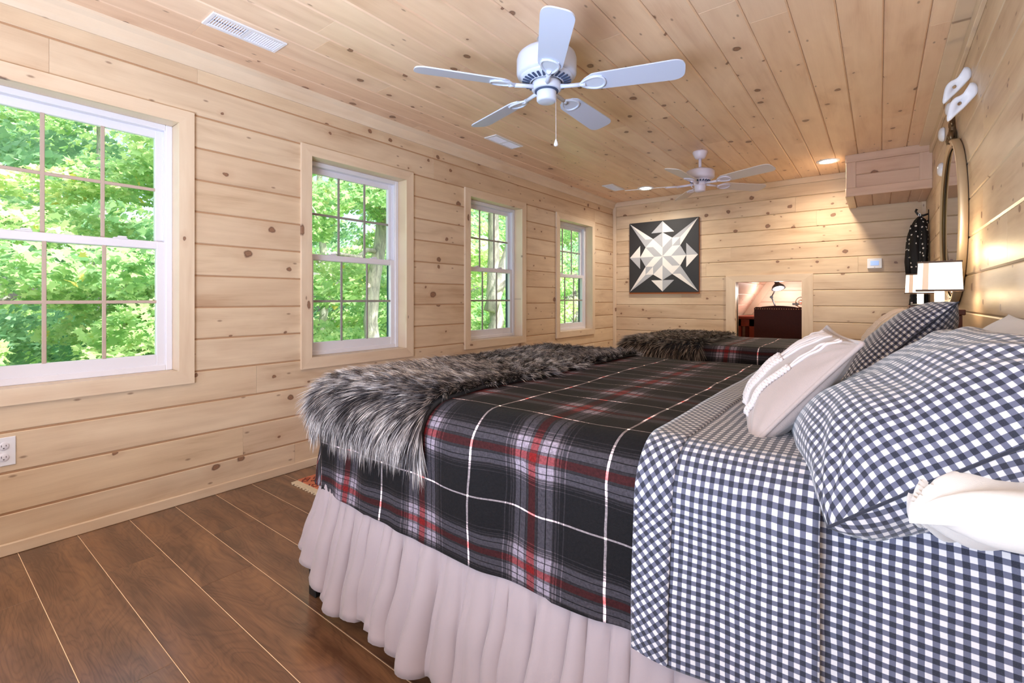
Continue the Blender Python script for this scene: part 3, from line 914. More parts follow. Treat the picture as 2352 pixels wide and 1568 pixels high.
# ------------------------------------------------------------------ recessed lights
def downlight(x, y, z, label, power=26, col=(1, .90, .76)):
    e = tag(empty('recessed_light', (x, y, z)), label, 'light', 'recessed ceiling lights')
    m = MB(); m.lathe([(.096, 0), (.096, -.004), (.088, -.009), (.070, -.006), (.062, .012)], (0, 0, 0), 40, cap=False); m.obj('trim_ring', M['white'], e)
    m = MB(); m.lathe([(.068, -.004), (.04, -.007), (.001, -.008)], (0, 0, 0), 32, cap=False); m.obj('lens', M['lens'], e)
    light('SPOT', 'recessed_light_beam', (x, y, z-.03), power, col, (0, 0, 0), size=.06, spot=math.radians(165), blend=.9)
    return e
downlight(-.388, 5.457, H, 'lit recessed light in the ceiling beside the soffit box', 52, (1, .84, .62))
downlight(-2.204, 5.457, H, 'lit recessed light in the ceiling above the quilt square panel', 36, (1, .90, .76))
# the same fittings along the part of the ceiling that the frame leaves out
for (x, y, wh_) in ((-.55, -1.2, 'headboard'), (-2.2, -1.2, 'window')):
    downlight(x, y, H, 'lit recessed light behind the viewpoint, on the %s side' % wh_, 20, (1, .86, .68))

# ------------------------------------------------------------------ ceiling vents
def vent(x0, x1, y0, y1, label, dark):
    e = tag(empty('ceiling_vent', ((x0+x1)/2, (y0+y1)/2, H)), label, 'vent')
    w, l = (x1-x0)/2, (y1-y0)/2
    m = MB(); b = .018
    m.box(-w, w, -l, -l+b, -.008, 0, .002); m.box(-w, w, l-b, l, -.008, 0, .002); m.box(-w, -w+b*1.2, -l+b, l-b, -.008, 0, .002); m.box(w-b*1.2, w, -l+b, l-b, -.008, 0, .002)
    m.box(-w+b, w-b, -.006, .006, -.0075, 0)
    m.obj('vent_frame', M['white'], e)
    m = MB(); m.box(-w+.01, w-.01, -l+.01, -.002, .0005, .0035); m.obj('duct', M['slot'], e)
    m = MB(); m.box(-w+.01, w-.01, .002, l-.01, -.002, .0035); m.obj('closed_damper', M['white'], e)
    nn = 13
    for half in (0, 1):
        for k in range(nn):
            c = (-l+b+(l-b-.006)*(k+.5)/nn) if half == 0 else (.006+(l-b-.006)*(k+.5)/nn)
            s = MB(); tlt = .0022 if half == 0 else .0036
            s.add([(-w+b, c-tlt, -.001), (w-b, c-tlt, -.001), (w-b, c+tlt*.3, -.007), (-w+b, c+tlt*.3, -.007), (-w+b, c-tlt+.001, 0), (w-b, c-tlt+.001, 0), (w-b, c+tlt*.3+.001, -.006), (-w+b, c+tlt*.3+.001, -.006)],
                  [(0, 1, 2, 3), (7, 6, 5, 4), (0, 4, 5, 1), (3, 2, 6, 7)])
            s.obj('slat', M['vinyl'], e)
    s = MB(); s.box(-.002, .002, -l+b, 0, -.003, .001); s.obj('damper_rod', M['slot'], e)
    return e
vent(-2.56, -2.42, .885, 1.232, 'white ceiling vent nearest the viewer, above the large near window', 1)
vent(-2.56, -2.43, 2.935, 3.30, 'white ceiling vent behind the lower blades of the near fan', 1)
vent(-2.56, -2.42, 5.02, 5.35, 'small-looking white ceiling vent in the far left corner', 1)

# ------------------------------------------------------------------ ceiling fans
def blade_mesh(r0, r1, w0, w1, th=.006):
    pts = []
    n = 12
    # outline (x outward, y across) rounded tip
    xs = [(r0, -w0/2*.62), (r0+.03, -w0/2*.95), (r0+.05, -w0/2)]
    rt = w1*.42
    tip = [(r1-rt+rt*math.sin(a), (-w1/2) * (math.cos(a)**.55 if math.cos(a) > 1e-6 else 0)) for a in np.linspace(0, PI/2, n)]
    half = xs+tip
    poly = half+[(x, -y) for x, y in half[::-1][1:]]
    return poly

def fan(name, loc, phase, label, flush, mw, mb):
    e = tag(empty(name, loc), label, 'ceiling fan')
    top = H-loc[2]
    # blade plane is local z=0
    if flush:
        m = MB(); m.lathe([(.050, top), (.052, .205), (.080, .196), (.125, .183), (.146, .165), (.152, .145), (.152, .075), (.146, .062), (.12, .052)], n=48); m.obj('motor_housing', M[mw], e)
        m = MB(); m.lathe([(.135, .060), (.130, .045), (.085, .036), (.080, .030)], n=48, cap=False); m.obj('vent_ring', M[mw], e)
        for k in range(28):
            a = 2*PI*k/28
            s = MB(); ca, sa = math.cos(a), math.sin(a)
            V = [(ca*r-sa*t, sa*r+ca*t, z) for r, z in ((.088, .0335), (.124, .0405)) for t in (-.005, .005)]
            V += [(p[0], p[1], p[2]-.0045) for p in V]
            s.add(V, [(0, 1, 3, 2), (4, 6, 7, 5), (0, 4, 5, 1), (2, 3, 7, 6), (0, 2, 6, 4), (1, 5, 7, 3)])
            s.obj('vent_slot', M['slot'], e)
        m = MB(); m.lathe([(.072, .036), (.075, .02), (.075, -.004), (.066, -.010)], n=40); m.obj('flywheel', M[mw], e)
        m = MB(); m.lathe([(.060, -.010), (.058, -.016)], n=40); m.obj('shadow_ring', M['slot'], e)
        m = MB(); m.lathe([(.050, -.014), (.0505, -.016), (.0505, -.058), (.046, -.064), (.040, -.066), (.001, -.067)], n=40, cap=False); m.obj('switch_housing', M[mw], e)
        zi = .006
    else:
        m = MB(); m.lathe([(.062, top), (.064, top-.012), (.050, top-.045), (.040, top-.062), (.016, top-.066)], n=32); m.obj('canopy', M[mw], e)
        m = MB(); m.lathe([(.013, top-.06), (.013, .13)], n=16); m.obj('downrod', M[mw], e)
        m = MB(); m.lathe([(.03, .145), (.06, .140), (.112, .122), (.122, .110), (.122, .058), (.110, .048), (.09, .040)], n=40); m.obj('motor_housing', M[mw], e)
        m = MB(); m.lathe([(.090, .042), (.084, .030), (.06, .022)], n=40); m.obj('vent_ring', M[mw], e)
        for k in range(20):
            a = 2*PI*k/20; s = MB(); ca, sa = math.cos(a), math.sin(a)
            V = [(ca*r-sa*t, sa*r+ca*t, z) for r, z in ((.066, .0225), (.086, .031)) for t in (-.005, .005)]
            V += [(p[0]*1.01, p[1]*1.01, p[2]-.004) for p in V]
            s.add(V, [(0, 1, 3, 2), (4, 6, 7, 5), (0, 4, 5, 1), (2, 3, 7, 6), (0, 2, 6, 4), (1, 5, 7, 3)])
            s.obj('vent_slot', M['slot'], e)
        m = MB(); m.lathe([(.055, .024), (.058, -.002), (.05, -.010)], n=32); m.obj('flywheel', M[mw], e)
        m = MB(); m.lathe([(.047, -.008), (.048, -.012), (.046, -.055), (.038, -.064), (.001, -.066)], n=32, cap=False); m.obj('switch_housing', M[mw], e)
        zi = .004
    pitch = math.radians(-13)
    poly = blade_mesh(.205, .665, .118, .138)
    bm_ = MB()
    cp, sp = math.cos(pitch), math.sin(pitch)
    rot = lambda x, y, z: (x, y*cp-z*sp, y*sp+z*cp)
    bm_.prism(poly, -.003, .003, rot)
    im = MB()
    im.tube([rot(.165, 0, -.006), rot(.200, 0, -.010)], [.010, .012], 8)
    im.tube([(.060, 0, 0), (.11, 0, -.004), rot(.17, 0, -.008)], [.013, .010, .011], 8)
    loop = [rot(.235+.060*math.cos(a), .040*math.sin(a)*(1+.35*math.cos(a)), -.0075) for a in np.linspace(0, 2*PI, 28, endpoint=False)]
    im.tube(loop, .006, 6, closed=True)
    pad = [(.175, -.012), (.20, -.040), (.25, -.050), (.285, -.040), (.298, 0), (.285, .040), (.25, .050), (.20, .040), (.175, .012)]
    im.prism(pad, -.007, -.0032, rot)
    b0 = None
    for k in range(5):
        a = phase+k*2*PI/5
        if b0 is None:
            b0 = bm_.obj('blade', M[mb], e); i0 = im.obj('blade_iron', M[mw], b0); bb = b0
        else:
            bb = b0.copy(); COL.objects.link(bb); bb.parent = e
            ii = i0.copy(); COL.objects.link(ii); ii.parent = bb
        bb.rotation_euler = (0, 0, a); bb.location = (0, 0, zi)
    return e
f1 = fan('ceiling_fan', (-1.34, 2.02, 2.145), math.radians(19.5), 'near white five-blade ceiling fan mounted flush on the pine ceiling', True, 'fan_white', 'fan_blade')
m = MB(); m.tube([(.048, .012, -.05), (.049, .012, -.20), (.049, .012, -.262)], .0013, 6); ch = m.obj('pull_chain', M['vinyl'], f1)
m = MB(); m.lathe([(.001, 0), (.004, -.006), (.011, -.028), (.010, -.036), (.001, -.040)], (.049, .012, -.258), 16, cap=False); m.obj('chain_fob', M['white'], ch)
f2 = fan('ceiling_fan', (-1.272, 4.405, 2.105), math.radians(-93), 'smaller-looking far white ceiling fan hanging on a short rod', False, 'fan_lilac', 'fan_blade_far')
m = MB(); m.tube([(-.05, -.02, -.03), (-.065, -.03, -.02), (-.07, -.03, .02)], .003, 6); m.obj('pull_chain', M['fan_lilac'], f2)

# ------------------------------------------------------------------ quilt-square panel
art = tag(empty('quilt_square_panel', (-2.207, YB, 1.628)), 'square black panel with a grey and white eight-pointed quilt star on the far wall', 'wall art')
W2, H2 = .453, .462
m = MB(); m.box(-W2, W2, -.030, -.004, -H2, H2, .002); m.obj('board', M['art_black'], art)
m = MB(); m.box(-W2-.003, W2+.003, -.024, -.001, -H2-.022, H2-.01); m.obj('backing_frame', M['art_edge'], art)
def tile(poly, col, parent=art):
    V = [(x*W2, -.0325, z*H2) for x, z in poly]
    n = len(V); V += [(x, -.0295, z) for x, _, z in V]
    F = [tuple(range(n)), tuple(range(n, 2*n))[::-1]]+[(k, n+k, n+(k+1) % n, (k+1) % n) for k in range(n)]
    link_mesh('tile', V, F, M['art_white' if col else 'art_grey'], parent)
A = .275; B = .50; Cc = .58; D = .665; Ee = .98
# ray in the first quadrant (x right, z up); mirrored / rotated with the photograph's light and dark pieces
def quad(sx, sz, cols):
    f = lambda pts: [(sx*x, sz*z) for x, z in pts]
    # parallelograms from the centre: one above, one below the diagonal
    tile(f([(0, 0), (0, .24), (A, B), (A, A)]), cols[0])
    tile(f([(0, 0), (.24, 0), (B, A), (A, A)]), cols[1])
    # the small square at the bend, in two triangles
    tile(f([(A, A), (A, B), (B, B)]) if sx*sz > 0 else f([(A, A), (A, B), (B, A)]), cols[2])
    tile(f([(A, A), (B, A), (B, B)]) if sx*sz > 0 else f([(B, B), (A, B), (B, A)]), cols[3])
    # the long points to the corners
    tile(f([(A, B), (B, B), (Ee, Ee)]), cols[4])
    tile(f([(B, A), (B, B), (Ee, Ee)]), cols[5])
quad(1, 1, (0, 1, 1, 0, 0, 1))
quad(-1, 1, (1, 0, 1, 0, 1, 0))
quad(-1, -1, (0, 1, 1, 0, 0, 1))
quad(1, -1, (1, 0, 1, 0, 1, 0))
# kite halves up, down, left, right
tile([(0, .24), (0, D), (-A, B)], 0); tile([(0, .24), (0, D), (A, B)], 1)
tile([(0, -.24), (0, -D), (-A, -B)], 1); tile([(0, -.24), (0, -D), (A, -B)], 0)
tile([(-.24, 0), (-D, 0), (-B, A)], 1); tile([(-.24, 0), (-D, 0), (-B, -A)], 0)
tile([(.24, 0), (D, 0), (B, A)], 0); tile([(.24, 0), (D, 0), (B, -A)], 1)
# arrow heads
tile([(0, D), (0, Ee), (-.33, D)], 0); tile([(0, D), (0, Ee), (.33, D)], 1)
tile([(0, -D), (0, -Ee), (-.33, -D)], 1); tile([(0, -D), (0, -Ee), (.33, -D)], 0)
tile([(-D, 0), (-Ee, 0), (-D, .33)], 1); tile([(-D, 0), (-Ee, 0), (-D, -.33)], 0)
tile([(D, 0), (Ee, 0), (D, .33)], 0); tile([(D, 0), (Ee, 0), (D, -.33)], 1)

# thermostat
th = tag(empty('thermostat', (-.036, YB, 1.437)), 'white wall thermostat with a small lit screen under the soffit', 'thermostat')
P_('case', 'white', th, (-.060, .060, -.024, 0, -.050, .050), bev=.004)
P_('screen', 'screen', th, (-.034, .034, -.0265, -.023, -.020, .026), bev=.0005)
P_('button', 'slot', th, (-.004, .004, -.0255, -.023, -.040, -.036), bev=.0003)

# outlet
ou = tag(empty('wall_outlet', (XL, .270, .4365)), 'white duplex wall outlet low on the window wall', 'outlet')
P_('cover_plate', 'white', ou, (0, .006, -.036, .036, -.060, .060), bev=.002)
for s in (-.0235, .0235):
    m = MB(); m.lathe([(.0165, 0), (.0165, .0085), (.015, .0095), (.001, .0095)], (0, 0, s), 24, 'x', cap=False)
    r = m.obj('receptacle', M['vinyl'], ou)
    P_('slot', 'black', r, (.009, .0100, -.008, -.006, s-.002, s+.007), (.009, .0100, .006, .008, s-.001, s+.006), (.009, .0100, -.002, .002, s-.010, s-.006), bev=.0003)

# ------------------------------------------------------------------ mirror with bronze bracket
MY, MZ, MR = 3.74, 1.515, .475
mir = tag(empty('round_mirror', (XR, MY, MZ)), 'round gold-framed mirror on the headboard wall, seen edge-on', 'mirror')
m = MB(); m.lathe([(MR-.012, -.003), (MR, -.008), (MR, -.034), (MR-.004, -.040), (MR-.014, -.042), (MR-.020, -.036), (MR-.030, -.036), (MR-.036, -.030), (MR-.050, -.026)], n=96, axis='x', cap=False)
m.obj('frame', M['gold'], mir)
m = MB(); m.lathe([(MR-.036, -.0305), (MR-.040, -.034), (MR-.046, -.034), (MR-.050, -.0285)], n=96, axis='x', cap=False); m.obj('inner_bead', M['gold_dark'], mir)
m = MB(); m.lathe([(.0005, -.024), (MR-.045, -.024)], n=96, axis='x', cap=False); m.obj('mirror_glass', M['mirror'], mir)
m = MB(); m.lathe([(MR-.03, -.002), (MR-.03, -.010)], n=64, axis='x'); m.obj('back_panel', M['pine_backing'], mir)
br = tag(empty('bronze_bracket', (XR, MY, MZ+MR)), 'aged bronze scroll ornament standing above the round mirror', 'ornament')
m = MB()
m.tube([(-.012, 0, -.02), (-.018, .01, .03), (-.022, -.01, .075), (-.020, .006, .12), (-.016, .0, .19)], [.018, .022, .016, .013, .006], 10)
m.obj('stem', M['bronze'], br)
for s in (-1, 1):
    m = MB()
    m.tube([(-.020, 0, .02), (-.030, s*.035, .045), (-.034, s*.060, .020), (-.030, s*.052, -.012), (-.024, s*.036, -.004)], [.012, .014, .013, .010, .006], 8)
    m.tube([(-.020, 0, .09), (-.028, s*.025, .112), (-.028, s*.038, .095), (-.024, s*.030, .082)], [.009, .009, .008, .005], 8)
    m.obj('scroll', M['bronze'], br)
m = MB(); m.lathe([(.0005, -.018), (.013, -.013), (.018, 0), (.013, .013), (.0005, .018)], (-.034, -.045, -.01), 12, 'z', cap=False); m.obj('rosette', M['bronze'], br)

# white wavy wall ornaments
def ornament(y, z, s, label, tilt=0.0):
    e = tag(empty('wall_ornament', (XR, y, z)), label, 'ornament', 'white ceramic ornaments by the mirror')
    # a bird-like wave in the plane leaning off the wall: long wing, hole under its neck
    outer = [(0, .055), (.010, .075), (.026, .080), (.038, .066), (.044, .040), (.060, .026), (.082, .020), (.100, -.004), (.106, -.040), (.112, -.082), (.104, -.096), (.094, -.084),
             (.074, -.062), (.050, -.040), (.030, -.016), (.010, .008), (0, .020)]
    # build as two strips so the hole is real
    hole = [(.058, .000), (.070, -.006), (.074, -.018), (.066, -.026), (.054, -.016)]
    def sm(poly, it=2):
        for _ in range(it):
            q = []
            for i in range(len(poly)):
                a, b = Vector(poly[i]), Vector(poly[(i+1) % len(poly)])
                q += [tuple(a*.75+b*.25), tuple(a*.25+b*.75)]
            poly = q
        return poly
    o2 = sm(outer); h2 = sm(hole, 2)
    # bridge outer with hole by radial matching around the hole centre
    c = Vector((sum(p[0] for p in hole)/5, sum(p[1] for p in hole)/5))
    n = 64
    def cast(poly, a):
        d = Vector((math.cos(a), math.sin(a))); best = None
        for i in range(len(poly)):
            p, q = Vector(poly[i]), Vector(poly[(i+1) % len(poly)]); v = q-p
            den = d.x*v.y-d.y*v.x
            if abs(den) < 1e-12: continue
            w = p-c; t = (w.x*v.y-w.y*v.x)/den; u = (w.x*d.y-w.y*d.x)/den
            if t > 0 and -1e-6 <= u <= 1+1e-6: best = t if best is None else max(best, t)
        return c+d*best
    V = []; F = []
    for zz_ in (-.014, .014):
        for k in range(n):
            a = 2*PI*k/n; q = cast(o2, a); V.append((q.x, q.y, zz_*.55))
        for k in range(n):
            a = 2*PI*k/n; q = cast(o2, a); h = cast(h2, a); w = q*.75+h*.25; V.append((w.x, w.y, zz_))
        for k in range(n):
            a = 2*PI*k/n; h = cast(h2, a); V.append((h.x, h.y, zz_*.7))
    for k in range(n):
        j = (k+1) % n
        F += [(k, n+k, n+j, j), (n+k, 2*n+k, 2*n+j, n+j), (3*n+k, 3*n+j, 4*n+j, 4*n+k), (4*n+k, 4*n+j, 5*n+j, 5*n+k), (k, j, 3*n+j, 3*n+k), (2*n+k, 5*n+k, 5*n+j, 2*n+j)]
    V = [(-x*s, zt*s+tilt*x, y_*s) for x, y_, zt in V]
    link_mesh('wing', V, F, M['ceramic'], e, True)
    m = MB(); m.lathe([(.004*s, 0), (.004*s, -.014*s)], (0, 0, .05*s), 10, 'x'); m.obj('wall_pin', M['ceramic'], e)
    return e
ornament(3.22, 2.145, .95, 'topmost white wavy ceramic ornament high on the headboard wall')
ornament(3.03, 2.000, .95, 'nearest white wavy ceramic ornament, just above the mirror bracket')
def disc_orn(y, z, s, label):
    e = tag(empty('wall_ornament', (XR, y, z)), label, 'ornament', 'white ceramic ornaments by the mirror')
    m = MB(); m.lathe([(.040*s, -.002), (.043*s, -.010), (.036*s, -.024), (.022*s, -.032), (.001, -.034)], (0, 0, 0), 28, 'x', cap=False); m.obj('dish', M['ceramic'], e)
    m = MB(); m.lathe([(.012*s, 0), (.012*s, -.004)], (0, 0, 0), 12, 'x'); m.obj('wall_pin', M['ceramic'], e)
disc_orn(3.98, 2.250, 1.0, 'small white ornament tucked right behind the tip of the bronze bracket')
disc_orn(4.42, 2.215, 1.15, 'small round white ornament beyond the mirror, upper of the two')
disc_orn(4.50, 1.990, 1.15, 'small round white ornament beyond the mirror, lower of the two')

# ------------------------------------------------------------------ hook and hanging garment
hk = tag(empty('coat_hook', (XR, 5.72, 1.86)), 'black iron coat hook on the headboard wall in the far corner', 'hook')
P_('back_plate', 'black', hk, (-.006, 0, -.014, .014, -.10, .03))
m = MB(); m.tube([(-.004, 0, -.01), (-.040, 0, -.022), (-.075, 0, -.010), (-.092, 0, .022), (-.082, 0, .042)], [.008, .010, .009, .008, .010], 8); m.obj('upper_arm', M['black'], hk)
m = MB(); m.tube([(-.004, 0, -.07), (-.030, 0, -.088), (-.050, 0, -.075), (-.052, 0, -.050)], [.008, .008, .007, .008], 8); m.obj('lower_arm', M['black'], hk)
gar = tag(empty('hanging_robe', (XR-.062, 5.70, 1.80)), 'black robe with small white dots hanging from the wall hook', 'clothing')
V = []; F = []; nz_, na = 40, 36
for j in range(nz_+1):
    t = j/nz_; z = .03-1.15*t
    rx = .012+.055*min(1, (t*6))**.6+.012*math.sin(t*9)
    ry = .012+.090*min(1, (t*5))**.6
    for k in range(na):
        a = 2*PI*k/na
        f = 1+.22*math.sin(5*a+3*t)+.12*math.sin(9*a-4*t+1)
        V.append((min(rx*math.cos(a)*f-.012*t, .055), ry*math.sin(a)*f, z+.01*math.sin(4*a)*t))
for j in range(nz_):
    for k in range(na):
        F.append((j*na+k, (j+1)*na+k, (j+1)*na+(k+1) % na, j*na+(k+1) % na))
F += [tuple(range(na)), tuple(range(nz_*na, (nz_+1)*na))[::-1]]
link_mesh('fabric', V, F, M['dots'], gar, True)
m = MB(); m.tube([(-.002, 0, .02), (-.012, -.008, .045), (-.004, -.012, .06), (.004, 0, .045), (.0, .004, .02)], .004, 6); m.obj('hanging_loop', M['white'], gar)
m = MB(); m.tube([(-.05, -.05, -.05), (-.075, -.03, -.20), (-.085, -.035, -.38), (-.080, -.03, -.52)], [.02, .026, .028, .022], 10); m.obj('sleeve', M['dots'], gar)

# ------------------------------------------------------------------ beds
BX0, BX1, BY0, BY1, BZ = -1.640, 0.330, 0.925, 2.445, 0.765
def fbm(x, y, s, seed=0.0, oct_=2):
    v = 0; a = 1
    for k in range(oct_):
        v += a*noise.noise(Vector((x*s, y*s, seed+k*7.1))); s *= 2.1; a *= .5
    return v

def drape(name, mat, X0, X1, Y0, Y1, core, r, top, dmax, off, res, parent=None, amp_top=.004, amp_side=.008, seed=0.0, thick=.006, hem_fn=None, foot=True, fold=.0):
    """cloth over a rounded box. (X, Y) flat cloth coordinates in metres; core = inner rectangle x0,x1,y0,y1"""
    cx0, cx1, cy0, cy1 = core
    nx = max(2, int((X1-X0)/res)); ny = max(2, int((Y1-Y0)/res))
    V = []; UV = []
    for i in range(nx+1):
        for j in range(ny+1):
            X = X0+(X1-X0)*i/nx; Y = Y0+(Y1-Y0)*j/ny
            qx = min(max(X, cx0), cx1) if foot else X; qy = min(max(Y, cy0), cy1)
            if not foot: qx = X
            vx, vy = X-qx, Y-qy
            d = math.hypot(vx, vy)
            lim = dmax if hem_fn is None else hem_fn(X, Y)
            if d > lim:
                vx *= lim/d; vy *= lim/d; d = lim; X = qx+vx; Y = qy+vy
            if d < 1e-9:
                n_ = Vector((0, 0, 1)); p = Vector((qx, qy, top)); side = 0
            else:
                ux, uy = vx/d, vy/d
                a = min(d/r, PI/2)
                o_ = r*math.sin(a); dr = r*(1-math.cos(a))+max(0, d-r*PI/2)
                n_ = Vector((ux*math.sin(a), uy*math.sin(a), math.cos(a)))
                p = Vector((qx+ux*o_, qy+uy*o_, top-dr)); side = max(0, min(1, (d-r*.6)/r))
            s = off+amp_top*(1-side)*fbm(X, Y, 3.0, seed)+amp_side*side*fbm(X, Y*.4, 5.0, seed+3)
            hang = max(0, d-r*PI/2)
            if fold: s += fold*min(1, hang/.25)*(math.sin(X*21+seed+2.0*fbm(X, 0, 2.0, seed))*.5+.5)
            s += .03*min(hang, .3)                # hangs slightly away from the mattress
            V.append(tuple(p+n_*s)); UV.append((X, Y))
    F = [(i*(ny+1)+j, (i+1)*(ny+1)+j, (i+1)*(ny+1)+j+1, i*(ny+1)+j+1) for i in range(nx) for j in range(ny)]
    o = link_mesh(name, V, F, M[mat], parent, True, UV)
    if thick:
        md = o.modifiers.new('thickness', 'SOLIDIFY'); md.thickness = thick; md.offset = -1
    return o

def bed(name, label, x0, x1, y0, y1, top, group=None):
    e = tag(empty(name, ((x0+x1)/2, (y0+y1)/2, 0)), label, 'bed')
    cx, cy = (x0+x1)/2, (y0+y1)/2
    w, l = (x1-x0)/2, (y1-y0)/2
    P_('mattress', 'mattress', e, (-w+.012, w-.012, -l+.012, l-.012, .44, top-.012), bev=.05)
    P_('box_spring', 'mattress', e, (-w+.03, w-.03, -l+.03, l-.03, .22, .44), bev=.02)
    P_('bed_rail', 'black', e, (-w+.02, w-.02, -l+.02, -l+.05, .17, .22), (-w+.02, w-.02, l-.05, l-.02, .17, .22), (-w+.02, -w+.05, -l+.05, l-.05, .17, .22), (w-.05, w-.02, -l+.05, l-.05, .17, .22))
    for sx in (-1, 1):
        for sy in (-1, 1):
            xx, yy = sx*(w-.014), sy*(l-.014)
            P_('leg', 'black', e, (xx-.022, xx+.022, yy-.022, yy+.022, 0, .17))
    return e

def skirt(parent, x0, x1, y0, y1, ztop, zbot, seed, foot_only=False, npm=150):
    """gathered skirt along the near side and round the foot corner (local to parent)"""
    R = .10
    path = []
    L1 = x1-(x0+R); L2 = PI/2*R; L3 = (y1-y0)-R
    tot = L1+L2+L3
    n = int(tot*npm*1.3)
    nv = 22
    V = []; F = []
    rs = random.Random(seed)
    # irregular pleats
    ph = [0]
    while ph[-1] < tot: ph.append(ph[-1]+rs.uniform(.035, .105))
    ds = [rs.uniform(.45, 1.0) for _ in ph]
    def pleat(s):
        for i in range(len(ph)-1):
            if s <= ph[i+1]:
                t = (s-ph[i])/(ph[i+1]-ph[i])
                return ds[i]*(math.sin(PI*t**(.6+.8*ds[i]))**.9), t
        return 0, 0
    ox, oy = parent.location.x, parent.location.y
    for i in range(n+1):
        s = tot*i/n
        if s < L1: px, py, nx_, ny_ = x1-s, y0, 0, -1
        elif s < L1+L2:
            a = (s-L1)/R; px, py, nx_, ny_ = x0+R-R*math.sin(a), y0+R-R*math.cos(a), -math.sin(a), -math.cos(a)
        else: px, py, nx_, ny_ = x0, y0+R+(s-L1-L2), -1, 0
        pl, tt = pleat(s)
        lowhem = zbot+.050*(fbm(s, 0, 2.6, seed)+.1)+ .016*pl
        lowhem = max(.006, lowhem)
        if abs(s-(L1+L2*.5)) < .26: lowhem += .085*(1-abs(s-(L1+L2*.5))/.26)**.8
        for j in range(nv+1):
            v = j/nv
            z = ztop+(lowhem-ztop)*v
            d = -.010+(.001+.080*v**1.1)*pl+.030*v**1.2+.003*fbm(s, v, 9, seed+4)*(1-v)+.016*v*fbm(s, v*.6, 3.1, seed+2)
            fold2 = abs(math.sin(PI*(s*19+1.6*fbm(s, 0, 1.7, seed+6)+.25*v*math.sin(s*7))))
            d += .020*fold2*(v**1.1)*(1-.2*v)
            tang = .022*v*math.sin(2*PI*tt)+.02*v*v*fbm(s, v, 2.0, seed+9)
            d += .005*math.sin(s*190+2*math.sin(s*31))*max(0, 1-v*3.0)
            V.append((px+nx_*d-ny_*tang-ox, py+ny_*d+nx_*tang-oy, z))
    for i in range(n):
        for j in range(nv):
            F.append((i*(nv+1)+j, i*(nv+1)+j+1, (i+1)*(nv+1)+j+1, (i+1)*(nv+1)+j))
    o = link_mesh('bed_skirt', V, F, M['skirt'], parent, True)
    md = o.modifiers.new('thickness', 'SOLIDIFY'); md.thickness = .002
    return o

bed1 = bed('bed', 'large near bed with a mauve gathered skirt and a black metal leg', BX0, BX1, BY0, BY1, BZ)
skirt(bed1, BX0-.004, BX1+.01, BY0-.004, BY1, .455, .078, 11)
R1 = .085
core1 = (BX0+R1, BX1, BY0+R1, BY1-R1)
# fitted gingham sheet over the head half
fs = tag(drape('fitted_sheet', 'gingham', -.32, BX1, BY0+R1-.44, BY1-R1+.40, (BX0+R1, BX1+1, BY0+R1, BY1-R1), R1, BZ, .44, .004, .016, amp_top=.003, amp_side=.006, seed=2.2),
         'navy and white gingham fitted sheet at the head of the near bed', 'sheet')
pb1 = tag(drape('plaid_blanket', 'plaid', BX0+R1-.43, -.34, BY0+R1-.43, BY1-R1+.42, core1, R1, BZ, .415, .013, .016, amp_top=.007, amp_side=.026, seed=5.0,
          hem_fn=lambda X, Y: .415+.012*math.sin(max(X, BX0+R1)*5)), 'black fleece blanket with red, white and grey plaid over the near bed', 'blanket')
# top sheet folded back over the blanket: a band of gingham with a bias-cut hem along its free edge
tsf = empty('top_sheet'); tag(tsf, 'gingham top sheet folded back over the plaid blanket in a wide band', 'sheet')
core_t = (BX0+R1, BX1+1, BY0+R1, BY1-R1)
drape('fold_band', 'gingham', -.315, -.075, BY0+R1-.43, BY1-R1+.40, core_t, R1, BZ, .425, .026, .010, parent=tsf, amp_top=.004, amp_side=.016, seed=8.0, fold=.006)
drape('bias_hem', 'gingham_bias', -.385, -.312, BY0+R1-.43, BY1-R1+.40, core_t, R1, BZ, .420, .028, .010, parent=tsf, amp_top=.005, amp_side=.020, seed=8.0, fold=.008)

# second bed, a twin beyond
B2 = (-1.520, 0.330, 3.290, 4.260, .760)
bed2 = bed('bed', 'far narrow bed under the black plaid blanket, near the low doorway', *B2)
skirt(bed2, B2[0]-.004, B2[1]+.01, B2[2]-.004, B2[3], .455, .05, 23, npm=70)
core2 = (B2[0]+.08, B2[1]-.02, B2[2]+.08, B2[3]-.08)
tag(drape('plaid_blanket', 'plaid_far', B2[0]+.08-.40, B2[1]-.02, B2[2]+.08-.40, B2[3]-.08+.40, core2, .08, B2[4], .385, .012, .03, amp_top=.006, amp_side=.02, seed=15.0),
    'black plaid blanket spread over the far bed', 'blanket')

